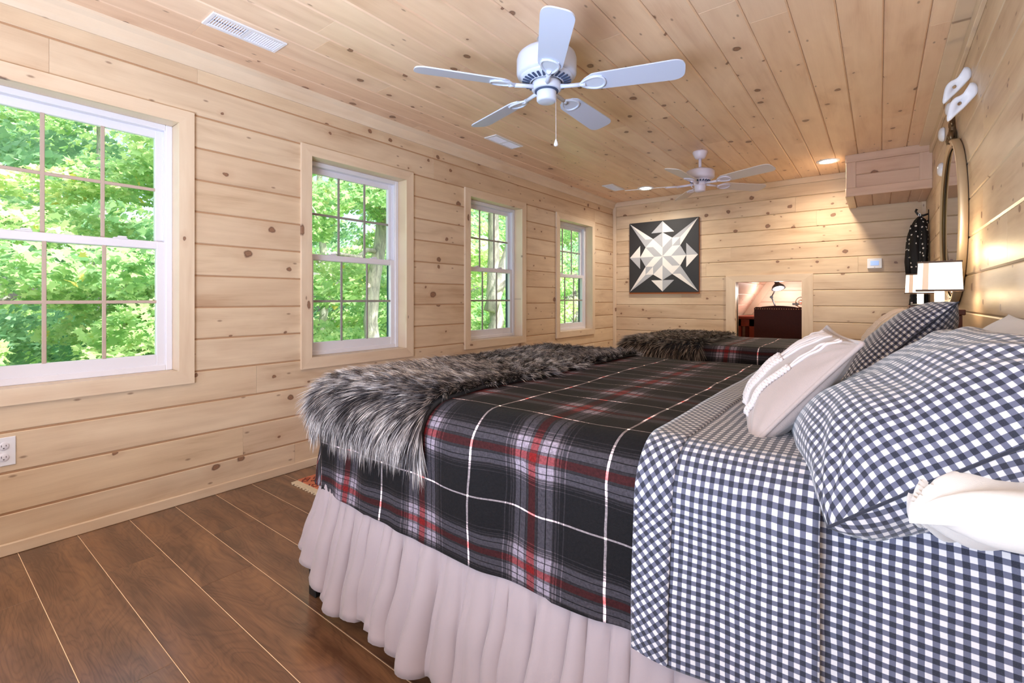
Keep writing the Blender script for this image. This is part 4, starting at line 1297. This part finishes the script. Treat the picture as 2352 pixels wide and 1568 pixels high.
# ------------------------------------------------------------------ fur throws
def fur(name, label, X0, X1, Y0, Y1, core, r, top, off, n, seed, mat, length=(.032, .060), width=.0020, lim=.33, bright=1.0):
    base = drape(name, 'fur_base', X0, X1, Y0, Y1, core, r, top, lim, off, .02, amp_top=.012, amp_side=.012, seed=seed, thick=.01)
    tag(base, label, 'throw', 'faux fur throws')
    rng = np.random.default_rng(seed)
    cx0, cx1, cy0, cy1 = core
    X = rng.uniform(X0, X1, n); Y = rng.uniform(Y0, Y1, n)
    qx = np.clip(X, cx0, cx1); qy = np.clip(Y, cy0, cy1)
    vx, vy = X-qx, Y-qy; d = np.hypot(vx, vy)
    ok = d < lim; X, Y, qx, qy, vx, vy, d = [a[ok] for a in (X, Y, qx, qy, vx, vy, d)]; n = len(X)
    dd = np.maximum(d, 1e-9); ux, uy = vx/dd, vy/dd
    a = np.minimum(d/r, PI/2); o_ = r*np.sin(a); dr = r*(1-np.cos(a))+np.maximum(0, d-r*PI/2)
    nrm = np.stack([ux*np.sin(a), uy*np.sin(a), np.cos(a)], 1); nrm[d < 1e-8] = (0, 0, 1)
    hang = np.maximum(0, d-r*PI/2)
    P = np.stack([qx+ux*o_, qy+uy*o_, top-dr], 1)+nrm*(off+.03*np.minimum(hang, .3))[:, None]
    # tuft field: clump centres on a jittered grid
    cs = .022
    gx, gy = np.floor(X/cs), np.floor(Y/cs)
    h = np.sin(gx*127.1+gy*311.7+seed)*43758.5453; h1 = h-np.floor(h)
    h = np.sin(gx*269.5+gy*183.3+seed)*43758.5453; h2 = h-np.floor(h)
    h = np.sin(gx*53.7+gy*91.1+seed)*24634.6345; h3 = h-np.floor(h)
    ccx, ccy = (gx+.5)*cs, (gy+.5)*cs
    # combing direction
    swirl = np.sin(X*4.3+np.cos(Y*3.1)*2)*1.2+np.sin(Y*5.7+X*2.2)*1.0
    sideness = np.clip((d-r*.5)/r, 0, 1)
    ang0 = -PI/2+swirl*.6+(h1-.5)*1.6
    comb = np.stack([np.cos(ang0), np.sin(ang0), np.zeros(n)], 1)
    outd = np.stack([ux*np.cos(a), uy*np.cos(a), -np.sin(a)], 1)   # down the drape
    comb = comb*(1-sideness)[:, None]*1.0+outd*(sideness*1.6+.25*(d > 1e-8))[:, None]
    edge = np.maximum(0, 1-(X1-X)/.05)                           # the long edge that faces the pillows spills outward
    comb[:, 0] += edge*.9
    comb[:, 2] -= edge*.15
    L = rng.uniform(*length, n)*(.8+.4*h2)
    lift = (.75*(1-sideness)+.32)*rng.uniform(.7, 1.2, n)
    dirv = comb+nrm*lift[:, None]+rng.normal(0, .16, (n, 3))
    pull = np.stack([ccx-X, ccy-Y, np.zeros(n)], 1)*(1-sideness)[:, None]
    dirv /= np.linalg.norm(dirv, axis=1)[:, None]
    seg = 4
    pts = []
    for k in range(seg):
        t = k/(seg-1)
        droop = np.zeros((n, 3)); droop[:, 2] = -(t**2)*L*.28
        flat = comb*(t**2*L*.32)[:, None]
        pts.append(P+dirv*(L*t)[:, None]+droop+flat+pull*(t*.75))
    # keep strands above the cloth on top
    wv = np.cross(dirv, rng.normal(0, 1, (n, 3))); wv /= np.linalg.norm(wv, axis=1)[:, None]+1e-9
    V = np.zeros((n, seg*2-1, 3), dtype=np.float32)
    for k in range(seg-1):
        ww = width*(1-.55*k/(seg-1))
        V[:, 2*k] = pts[k]-wv*ww/2; V[:, 2*k+1] = pts[k]+wv*ww/2
    V[:, -1] = pts[-1]
    m_ = seg*2-1
    V[:, :, 2] = np.maximum(V[:, :, 2], 0.02)
    faces_q = []
    idx = np.arange(n)[:, None]*m_
    quads = np.concatenate([idx+np.array([[2*k, 2*k+1, 2*k+3, 2*k+2]]) for k in range(seg-2)], 0)
    tri = idx+np.array([[2*(seg-2), 2*(seg-2)+1, 2*(seg-1)]])
    me = bpy.data.meshes.new('fur_pile')
    me.vertices.add(n*m_); me.vertices.foreach_set('co', V.reshape(-1))
    nl = len(quads)*4+len(tri)*3
    me.loops.add(nl); me.loops.foreach_set('vertex_index', np.concatenate([quads.ravel(), tri.ravel()]).astype(np.int32))
    me.polygons.add(len(quads)+len(tri))
    ls = np.concatenate([np.arange(len(quads))*4, len(quads)*4+np.arange(len(tri))*3]).astype(np.int32)
    me.polygons.foreach_set('loop_start', ls)
    me.update(calc_edges=True)
    at = me.attributes.new('v', 'FLOAT', 'POINT')
    tone = np.clip(.30+.50*h3*bright+rng.normal(0, .20, n), 0, 1)
    patch = .5+.5*np.sin(X*7+np.sin(Y*9)*1.5)*np.sin(Y*6+1)
    val = np.zeros((n, m_), dtype=np.float32)
    for k in range(seg):
        t = k/(seg-1); g_ = np.clip(tone*(.20+1.40*t)*(.75+.5*patch), 0, 1)
        if k < seg-1: val[:, 2*k] = g_; val[:, 2*k+1] = g_
        else: val[:, -1] = g_
    at.data.foreach_set('value', val.ravel())
    me.materials.append(M[mat])
    o = bpy.data.objects.new('fur_pile', me); COL.objects.link(o); o.parent = base; o['kind'] = 'stuff'
    return base
fur('fur_throw', 'charcoal grey shaggy fur throw across the foot of the near bed', BX0-.06, -1.02, BY0+R1-.26, BY1-R1+.36, core1, R1, BZ, .026, 125000, 3, 'fur', lim=.165)
fur('fur_throw', 'brownish grey fur throw across the foot of the far bed', B2[0]-.08, -.94, B2[2]+.08-.26, B2[3]-.08+.30, core2, .08, B2[4], .026, 26000, 9, 'fur_far', length=(.04, .065), width=.0035, lim=.20)

# ------------------------------------------------------------------ pillows
def pillow_fn(w, h, t, seed, ear=.07, p=2.6, q=.62, wr=.006, bend=0.0, sag=0.0):
    def f(u, v, s):
        x = w/2*u*(1-ear*(1-v*v)); y = h/2*v*(1-ear*(1-u*u))
        e = max(0.0, (1-abs(u)**p)*(1-abs(v)**p))**q
        z = s*t/2*e
        n_ = fbm(x+s*3, y, 4.0, seed, 3)*wr*2.2*(e**.35)
        # radial creases that run in from the corners
        cr = abs(u)*abs(v); ang = math.atan2(1-abs(u)+1e-4, 1-abs(v)+1e-4)
        n_ += wr*1.3*math.sin(ang*14+seed*3)*cr*e
        z += s*n_ if e > 0 else 0
        z += bend*(y*y)+sag*(x*x)
        return (x, y, z)
    return f
def pillow(name, label, mat, loc, rot, w, h, t, seed, cat='pillow', seg=56, group=None, piping=None, seam=None, **kw):
    e = tag(empty(name, loc, tuple(math.radians(a) for a in rot)), label, cat, group)
    f = pillow_fn(w, h, t, seed, **kw)
    V = []; UV = []; F = []
    def g_(i): # denser near rims
        a = -1+2*i/seg
        return math.sin(a*PI/2)*.55+a*.45
    for s in (1, -1):
        for i in range(seg+1):
            for j in range(seg+1):
                u, v = g_(i), g_(j)
                V.append(f(u, v, s))
    n = seg+1; N2 = n*n
    A_ = np.array(V).reshape(2, n, n, 3)
    du = np.linalg.norm(np.diff(A_, axis=1), axis=3); dv = np.linalg.norm(np.diff(A_, axis=2), axis=3)
    cu = np.concatenate([np.zeros((2, 1, n)), np.cumsum(du, 1)], 1); cv = np.concatenate([np.zeros((2, n, 1)), np.cumsum(dv, 2)], 2)
    cu -= cu[:, seg//2:seg//2+1, :]; cv -= cv[:, :, seg//2:seg//2+1]
    UV = np.stack([cu, cv], -1).reshape(-1, 2)
    for i in range(seg):
        for j in range(seg):
            a = i*n+j
            F.append((a, a+n, a+n+1, a+1)); F.append((N2+a, N2+a+1, N2+a+n+1, N2+a+n))
    link_mesh('cover', V, F, M[mat], e, True, UV)
    rim = []
    for k in range(seg): rim.append(f(g_(k), -1, 1))
    for k in range(seg): rim.append(f(1, g_(k), 1))
    for k in range(seg): rim.append(f(g_(seg-k), 1, 1))
    for k in range(seg): rim.append(f(-1, g_(seg-k), 1))
    if piping:
        m = MB(); m.tube(rim, piping[0], 8, closed=True); m.obj('piping', M[piping[1]], e)
    return e, f
def surf_curve(f, us, vs, off):
    out = []
    for u, v in zip(us, vs):
        x, y, z = f(u, v, 1); out.append((x, y, z+off))
    return out

# big gingham sham, leaning back over the flat pillows
p1, f1_ = pillow('gingham_pillow', 'large gingham pillow nearest the viewer, leaning at the head of the near bed', 'gingham', (.060, 1.110, .860), (1, -34, 13), .43, .455, .215, 1.3, piping=(.0025, 'gingham'), wr=.008, ear=.035, p=3.2, q=.5)
p2, f2_ = pillow('gingham_pillow', 'gingham pillow behind the cream knit cushion, farther of the two gingham ones', 'gingham', (.060, 2.185, .908), (-2, -47, -2.5), .42, .56, .18, 4.7, piping=(.0025, 'gingham'), wr=.006, ear=.06)

# cream cushion with raised cords and braids
def knit_cushion(label, loc, rot, w, h, seed, mat, cordmat):
    e, f = pillow('knit_cushion', label, mat, loc, rot, w, h, .115, seed, cat='cushion', piping=(.0048, mat), wr=.007, ear=.06)
    us = np.linspace(-.93, .93, 60)
    for v in (.34, .50, .66):
        m = MB(); m.tube(surf_curve(f, us, [v]*60, .002), .0032, 6); m.obj('cord', M[cordmat], e)
    for v in (-.62, -.22, -.02, .18):
        m = MB()
        nn = 110; uu = np.linspace(-.78, .18, nn)
        for ph in (0, 2*PI/3, 4*PI/3):
            pts = []
            for i, u in enumerate(uu):
                a = i*.34+ph; x, y, z = f(u, v, 1)
                pts.append((x, y+.0065*math.sin(a), z+.004+.0035*math.cos(2*a)))
            m.tube(pts, .0040, 6)
        m.obj('braid', M[cordmat], e)
        for s_ in (-1, 1):
            m = MB(); u2 = np.linspace(.16, .93, 30)
            m.tube(surf_curve(f, u2, [v+s_*.04*min(1, (u-.15)*4) for u in u2], .002), .0034, 6); m.obj('cord', M[cordmat], e)
    return e
kc1 = knit_cushion('cream cushion with braided cords propped against the gingham pillows', (-.163, 1.32, .882), (2, -50, 10), .30, .43, 6.1, 'knit', 'cord')
kc2 = knit_cushion('small pale peach corded cushion on the far bed', (.03, 3.66, .88), (0, -50, 8), .36, .42, 8.8, 'knit_far', 'knit_far')

pillow('pillow', 'pale grey pillow stood on its corner against the headboard wall', 'cotton_grey', (.19, 1.575, .90), (0, -56, 2.7), .33, .45, .10, 9.4, wr=.006)
pillow('pillow', 'crumpled white pillow lying flat at the near head corner of the bed', 'cotton', (.185, 1.065, .798), (-1, -9, 4), .34, .44, .13, 12.4, wr=.020, ear=.03, p=3.2, q=.5)
pillow('pillow', 'cream pillow lying on top of the crumpled white one', 'cotton_cream', (.235, 1.16, .885), (0, -22, 4), .27, .38, .10, 17.7, wr=.010, ear=.03, p=3.2, q=.5)

# ------------------------------------------------------------------ chest and two table lamps between the beds
def make_chest(y, label):
    chest = tag(empty('bedside_chest', (.225, y, 0)), label, 'chest', 'narrow bedside chests')
    P_('carcass', 'chest', chest, (-.05, .07, -.13, .13, .06, 1.005))
    P_('top', 'chest', chest, (-.06, .08, -.14, .14, 1.005, 1.030))
    for k in range(3):
        d_ = P_('drawer', 'chest', chest, (-.062, -.05, -.115, .115, .10+k*.300, .38+k*.300))
        m = MB(); m.lathe([(.006, 0), (.006, -.012), (.014, -.018), (.012, -.028), (.001, -.03)], (-.062, 0, .24+k*.300), 14, 'x', cap=False); m.obj('knob', M['bronze'], d_)
    for (a, b) in ((-.045, -.125), (-.045, .085), (.03, -.125), (.03, .085)):
        P_('foot', 'chest', chest, (a, a+.04, b, b+.04, 0, .06))
make_chest(3.04, 'narrow dark wooden chest between the two beds, mostly hidden by pillows')
make_chest(4.46, 'narrow dark wooden chest beyond the far bed, under the farther lamp')
def table_lamp(loc, rz, label):
    e = tag(empty('table_lamp', loc, (0, 0, rz)), label, 'lamp')
    P_('base', 'black', e, (-.055, .055, -.045, .045, 0, .012))
    P_('post', 'lamp_glass', e, (-.018, .018, -.016, .016, .012, .120))
    w, d, z0, z1 = .082, .062, .088, .222
    t = .003
    m = MB(); k = .93
    for (r0, r1) in ((1, k),):
        for s in (-1, 1):
            m.add([(s*w, -d, z0), (s*w, d, z0), (s*w*k, d*k, z1), (s*w*k, -d*k, z1), (s*(w-t), -d+t, z0), (s*(w-t), d-t, z0), (s*(w*k-t), d*k-t, z1), (s*(w*k-t), -d*k+t, z1)],
                  [(0, 1, 2, 3), (7, 6, 5, 4), (0, 4, 5, 1), (3, 2, 6, 7)])
            m.add([(-w, s*d, z0), (w, s*d, z0), (w*k, s*d*k, z1), (-w*k, s*d*k, z1), (-w+t, s*(d-t), z0), (w-t, s*(d-t), z0), (w*k-t, s*(d*k-t), z1), (-w*k+t, s*(d*k-t), z1)],
                  [(0, 1, 2, 3), (7, 6, 5, 4), (0, 4, 5, 1), (3, 2, 6, 7)])
    m.obj('lamp_shade', M['shade'], e)
    for (zz_, kk) in ((z0, 1.0), (z1, k)):
        m = MB(); a, b = w*kk+.0015, d*kk+.0015
        for s in (-1, 1):
            m.box(-a, a, s*b-.002, s*b+.002, zz_-.004, zz_+.004); m.box(s*a-.002, s*a+.002, -b, b, zz_-.004, zz_+.004)
        m.obj('shade_trim', M['shade_trim'], e)
    m = MB(); x_ = -w*.62
    m.add([(x_-.011, -d-.001, z0+.004), (x_+.011, -d-.001, z0+.004), (x_*k+.010, -d*k-.001, z1-.004), (x_*k-.010, -d*k-.001, z1-.004), (x_-.011, -d+.001, z0+.004), (x_+.011, -d+.001, z0+.004), (x_*k+.010, -d*k+.001, z1-.004), (x_*k-.010, -d*k+.001, z1-.004)],
          [(0, 1, 2, 3), (7, 6, 5, 4), (0, 4, 5, 1), (3, 2, 6, 7), (0, 3, 7, 4), (1, 5, 6, 2)])
    m.obj('shade_strip', M['shade_strip'], e)
    m = MB(); m.lathe([(.010, .120), (.012, .130), (.024, .160), (.018, .185), (.001, .192)], n=16, cap=False); m.obj('bulb', M['lens'], e)
    light('POINT', 'table_lamp_glow', (loc[0], loc[1], loc[2]+.222+.035), 1.9, (1, .74, .42), size=.03)
    light('POINT', 'table_lamp_glow', (loc[0], loc[1]-.02, loc[2]+.070), .6, (1, .75, .42), size=.03)
    return e
table_lamp((.228, 3.05, 1.030), math.radians(-4), 'nearer lit table lamp with a boxy linen shade, in front of the mirror')
table_lamp((.232, 4.45, 1.030), math.radians(-4), 'farther lit table lamp with a boxy linen shade, half hidden by the nearer one')

# ------------------------------------------------------------------ rug
rug = tag(empty('area_rug', (0, 0, 0)), 'red patterned rug with cream fringe, its corner showing beyond the near bed', 'rug')
P_('pile', 'rug', rug, (-2.72, -1.75, 1.445, 3.05, 0.001, .011), bev=.003)
m = MB()
for k in range(120):
    x_ = -2.715+.96*k/119
    m.box(x_-.003, x_+.003, 1.405+.01*math.sin(k*1.7), 1.447, .001, .006)
o = m.obj('fringe', M['fringe'], rug); o['kind'] = 'stuff'

# ------------------------------------------------------------------ outdoors
gm = []
GX = np.linspace(-60, -3.3, 40); GY = np.linspace(-25, 90, 50)
V = []; F = []
for xx in GX:
    for yy in GY:
        dd_ = -3.3-xx
        z = -2.7+min(dd_*.055, 1.7)+.35*fbm(xx, yy, .12, 2.0)
        V.append((xx, yy, z))
ny_ = len(GY)
for i in range(len(GX)-1):
    for j in range(ny_-1): F.append((i*ny_+j, (i+1)*ny_+j, (i+1)*ny_+j+1, i*ny_+j+1))
o = link_mesh('ground', V, F, M['ground'], None, True); struct(o)
V = []; F = []
rp = [(-30, 60), (-24, 42), (-17, 31), (-12.5, 24), (-9, 20), (-6, 14)]
for (xx, yy) in rp:
    dd_ = -3.3-xx; 
    for s in (-1.9, 1.9):
        z = -2.7+min((dd_)*.055, 1.7)+.35*fbm(xx, yy, .12, 2.0)+.12
        V.append((xx+s*.9, yy-s*.5, z))
for i in range(len(rp)-1): F.append((2*i, 2*i+1, 2*i+3, 2*i+2))
o = link_mesh('driveway', V, F, M['gravel'], None, False); struct(o)

LEAF = np.array([(0, 0), (.16, -.06), (.40, -.16), (.34, .06), (.60, .22), (.34, .30), (.36, .46), (.16, .42), (0, .78), (-.16, .42), (-.36, .46), (-.34, .30), (-.60, .22), (-.34, .06), (-.40, -.16), (-.16, -.06)])
LEAF_S = np.array([(0, 0), (.42, .10), (.30, .40), (0, .8), (-.30, .40), (-.42, .10)])
def leaves(name, n, centers, radii, size, seed, mat, parent, shape=LEAF, flat=.5, toward=None):
    rng = np.random.default_rng(seed)
    centers = np.asarray(centers, float); radii = np.asarray(radii, float)
    k = rng.integers(0, len(centers), n)
    d = rng.normal(0, 1, (n, 3)); d /= np.linalg.norm(d, axis=1)[:, None]
    rr = rng.uniform(.55, 1.0, n)**.6
    P = centers[k]+d*radii[k]*rr[:, None]
    # layered sprays
    P[:, 2] += .10*np.sin(P[:, 0]*5+P[:, 1]*4)
    # orientation: mostly facing up, tilted, tips drooping
    tilt = rng.normal(0, flat, (n, 2))
    nrm = np.stack([tilt[:, 0], tilt[:, 1], np.ones(n)*.75], 1)
    if toward is not None: nrm += np.asarray(toward)*.55
    nrm /= np.linalg.norm(nrm, axis=1)[:, None]
    az = rng.uniform(0, 2*PI, n)
    t = np.stack([np.cos(az), np.sin(az), -.3*np.ones(n)], 1)
    t -= nrm*(t*nrm).sum(1)[:, None]; t /= np.linalg.norm(t, axis=1)[:, None]
    b_ = np.cross(nrm, t)
    s = size*rng.uniform(.6, 1.25, n)
    m_ = len(shape)
    V = P[:, None, :]+(b_[:, None, :]*shape[None, :, 0, None]+t[:, None, :]*shape[None, :, 1, None])*s[:, None, None]
    V -= nrm[:, None, :]*(np.abs(shape[:, 0])[None, :, None]*.25*s[:, None, None])
    me = bpy.data.meshes.new(name)
    me.vertices.add(n*m_); me.vertices.foreach_set('co', V.astype(np.float32).reshape(-1))
    me.loops.add(n*m_); me.loops.foreach_set('vertex_index', np.arange(n*m_, dtype=np.int32))
    me.polygons.add(n); me.polygons.foreach_set('loop_start', (np.arange(n)*m_).astype(np.int32))
    me.update(calc_edges=True)
    at = me.attributes.new('v', 'FLOAT', 'POINT')
    ck = rng.uniform(0, 1, len(centers))[k]
    val = np.clip(rng.normal(.5, .17, n)+(ck-.5)*.5, 0, .97); val[rng.uniform(0, 1, n) < .006] = 1.0
    at.data.foreach_set('value', np.repeat(val, m_).astype(np.float32))
    me.materials.append(M[mat])
    o = bpy.data.objects.new(name, me); COL.objects.link(o); o.parent = parent; o['kind'] = 'stuff'
    return o

def limb(m, p, q, r0, r1, seed, wig=.12, n=8):
    rs = random.Random(seed); pts = []; rad = []
    p, q = Vector(p), Vector(q)
    L = (q-p).length
    for i in range(n+1):
        t = i/n; j = Vector((rs.uniform(-1, 1), rs.uniform(-1, 1), rs.uniform(-1, 1)))*wig*L*.12*math.sin(PI*t)
        pts.append(p+(q-p)*t+j); rad.append(r0+(r1-r0)*t)
    m.tube(pts, rad, 10)
    return pts

GZ = -2.5
def tree(name, label, x, y, height, tr, crown_specs, nleaf, lsize, seed, mat='leaf', shape=LEAF, lean=(0, 0), branches=(), group=None, fork=None):
    e = tag(empty(name, (x, y, GZ)), label, 'tree', group)
    m = MB()
    top = (lean[0], lean[1], height)
    limb(m, (0, 0, -.4), top, tr, tr*.45, seed, .10, 12)
    if fork: limb(m, fork[0], fork[1], tr*.7, tr*.35, seed+1, .1, 8)
    m.obj('trunk', M['bark'], e)
    for i, (a, b, r0) in enumerate(branches):
        q = MB(); limb(q, a, b, r0, r0*.35, seed+10+i, .5, 9); q.obj('branch', M['bark'], e)
    c = [s[:3] for s in crown_specs]; r = [s[3:] for s in crown_specs]
    leaves('crown', nleaf, c, r, lsize, seed, mat, e, shape, toward=(.8, -.2, 0))
    return e

rs = random.Random(5)
def clear(bx, by, spec, lines):
    out = []
    for c in spec:
        X, Y, Z = bx+c[0], by+c[1], c[2]
        if all(not (abs(Y/-X-rt)*abs(X) < .95+c[4] and X > xt-.2 and Z < zt+.2) for rt, xt, zt in lines): out.append(c)
    return out
LINES = [(.732, -8.1, 4.9), (1.178, -6.75, 5.0)]
# large maple whose boughs fill the near window
spec = []
for k in range(46):
    spec.append((rs.uniform(-2.3, 2.6), rs.uniform(-.8, 5.4), rs.uniform(.9, 7.2), rs.uniform(.6, 1.1), rs.uniform(.6, 1.2), rs.uniform(.16, .34)))
tree('maple_tree', 'broad-leaved maple right outside the nearest window', -9.3, -.9, 7.5, .17, clear(-9.3, -.9, spec, LINES), 30000, .125, 41,
     branches=[((0, 0, 2.2), (2.2, 1.6, 3.6), .05), ((0, 0, 3.0), (1.8, -1.8, 4.3), .05), ((0, 0, 3.6), (2.0, .8, 4.9), .04)])
# trunk in the second window
spec = [(rs.uniform(-2.4, 2.4), rs.uniform(-3.2, 2.4), rs.uniform(1.0, 7.6), rs.uniform(.6, 1.1), rs.uniform(.6, 1.2), rs.uniform(.16, .36)) for k in range(34)]
tree('maple_tree', 'maple with a pale straight trunk outside the second window', -8.1, 5.93, 8.2, .185, clear(-8.1, 5.93, spec, LINES), 15000, .12, 52, lean=(0, .10),
     branches=[((0, 0, 4.55), (.9, -2.2, 4.2), .05), ((0, 0, 5.2), (1.0, 1.4, 6.1), .05), ((.3, -1.9, 6.2), (.6, -1.6, 4.9), .04)])
# forked trunk in the third window
spec = [(rs.uniform(-2.0, 1.8), rs.uniform(-2.0, 2.6), rs.uniform(2.6, 7.6), rs.uniform(.5, 1.0), rs.uniform(.5, 1.0), rs.uniform(.16, .34)) for k in range(26)]
tree('maple_tree', 'forked maple with rough grey bark outside the third window', -6.75, 7.95, 6.5, .23, clear(-6.75, 7.95, spec, LINES), 9000, .12, 63, lean=(-.12, .30),
     fork=((0, 0, 3.3), (.35, 1.0, 6.2)), branches=[((0, 0, 3.6), (.9, .5, 4.7), .05)])
# pale twiggy tree in the fourth window
tw = tag(empty('bare_limbed_tree', (-8.2, 13.6, GZ)), 'tree of pale twisting bare limbs outside the farthest window', 'tree')
m = MB(); limb(m, (0, 0, -.4), (.2, .3, 3.2), .07, .04, 3, .4, 10); m.obj('trunk', M['bark'], tw)
for k in range(22):
    q = MB(); a = Vector((.1, .2, rs.uniform(1.6, 3.4))); b = a+Vector((rs.uniform(-1.2, 1.4), rs.uniform(-1.5, 1.5), rs.uniform(-.4, 1.8)))
    limb(q, a, b, .028, .008, 80+k, 1.6, 10); q.obj('branch', M['bark'], tw)
leaves('crown', 2200, [(rs.uniform(-1.4, 1.2), rs.uniform(-1.6, 1.6), rs.uniform(2.0, 5.5)) for _ in range(14)], [(.7, .7, .3)]*14, .11, 77, 'leaf_cool', tw)

# trees farther back: a few prototypes copied with their own positions
def blob_spec(seed, hgt, wid, n=30):
    r_ = random.Random(seed); out = []
    for k in range(n):
        a = r_.uniform(0, 2*PI); t = r_.uniform(0, 1); rad = wid*math.sin(PI*min(.95, .12+.8*t))*r_.uniform(.2, 1)
        out.append((rad*math.cos(a), rad*math.sin(a), .4+hgt*t, r_.uniform(.7, 1.3), r_.uniform(.7, 1.3), r_.uniform(.3, .55)))
    return out
protos = [tree('woodland_tree', '', -14, -3, 9, .14, blob_spec(1, 9, 3.2, 44), 12000, .20, 101, 'leaf', LEAF),
          tree('woodland_tree', '', -15, 3.5, 9, .12, blob_spec(2, 9, 3.0, 44), 12000, .20, 102, 'leaf_cool', LEAF_S),
          tree('woodland_tree', '', -18, 8, 10, .16, blob_spec(3, 11, 3.6, 50), 12000, .24, 103, 'leaf', LEAF_S)]
where = ['straight out from the near window', 'behind the big maple', 'in the gap beside the pale trunk', 'behind the pale straight trunk', 'beyond the forked maple', 'in the second window\'s left half',
         'deep behind the near window', 'behind the third window', 'at the left of the third window', 'in the fourth window', 'past the driveway', 'far back between second and third windows',
         'at the top of the slope', 'on the skyline', 'at the far end of the clearing', 'in the dense back row', 'left end of the back row', 'right end of the back row']
spots = [(-14, -2.5), (-15, 3.0), (-14.5, 8.5), (-13, 12.5), (-17, 17.5), (-20, 7), (-21, 1.5), (-21, 13), (-19, 24), (-15, 27.5), (-23, 32), (-26, 20), (-27, 4), (-28, 12), (-24, 42), (-31, 27), (-26, -5), (-33, 45)]
rs2 = random.Random(12)
kindw = ['yellow-green maple', 'cool green bushy tree', 'tall bright green tree']
for i, (x, y) in enumerate(spots):
    pk = i % 3
    if i < 3: o = protos[i]; o.location = (x, y, GZ)
    else: o = copy_tree(protos[pk], (x, y, GZ+.3)); o.rotation_euler = (0, 0, rs2.uniform(0, 6.28)); o.scale = (1.0, 1.0, rs2.uniform(.9, 1.2))
    if i < 3: o.rotation_euler = (0, 0, rs2.uniform(0, 6.28))
    tag(o, '%s growing %s' % (kindw[pk], where[i]), 'tree', 'woodland trees outside')
# undergrowth shrubs
sh = tag(empty('shrub', (-7.6, 1.0, GZ+.2)), '', 'shrub')
leaves('foliage', 5000, [(rs.uniform(-.9, .9), rs.uniform(-.9, .9), rs.uniform(.2, 1.5)) for _ in range(16)], [(.5, .5, .28)]*16, .10, 201, 'leaf_cool', sh, LEAF_S)
m = MB()
for k in range(5): limb(m, (0, 0, -.3), (rs.uniform(-.6, .6), rs.uniform(-.6, .6), 1.3), .015, .006, 300+k, .5, 6)
m.obj('stem', M['bark'], sh)
slab = ['low cool green shrub under the near window view', 'shrub at the foot of the big maple', 'shrub left of the pale trunk', 'shrub beside the pale trunk', 'shrub behind the pale trunk', 'shrub before the forked maple', 'shrub past the forked maple', 'shrub near the driveway edge',
        'second low shrub behind the near window view', 'shrub farther down the slope', 'shrub between the maples', 'shrub in the middle of the slope']
shs = [(-7.6, 1.0), (-9.2, 3.2), (-9.6, 5.4), (-9.5, 8.4), (-11.0, 9.0), (-9.4, 9.6), (-9.5, 11.5), (-8.8, 16.0), (-10.6, .6), (-12.5, 4.6), (-11.6, 6.8), (-12.8, 11.2)]
for i, (x, y) in enumerate(shs):
    o = sh if i == 0 else copy_tree(sh, (x, y, GZ+.35))
    sc_ = rs2.uniform(1.0, 1.5); o.scale = (sc_, sc_, sc_); o.rotation_euler = (0, 0, rs2.uniform(0, 6.28))
    tag(o, slab[i], 'shrub', 'shrubs outside')
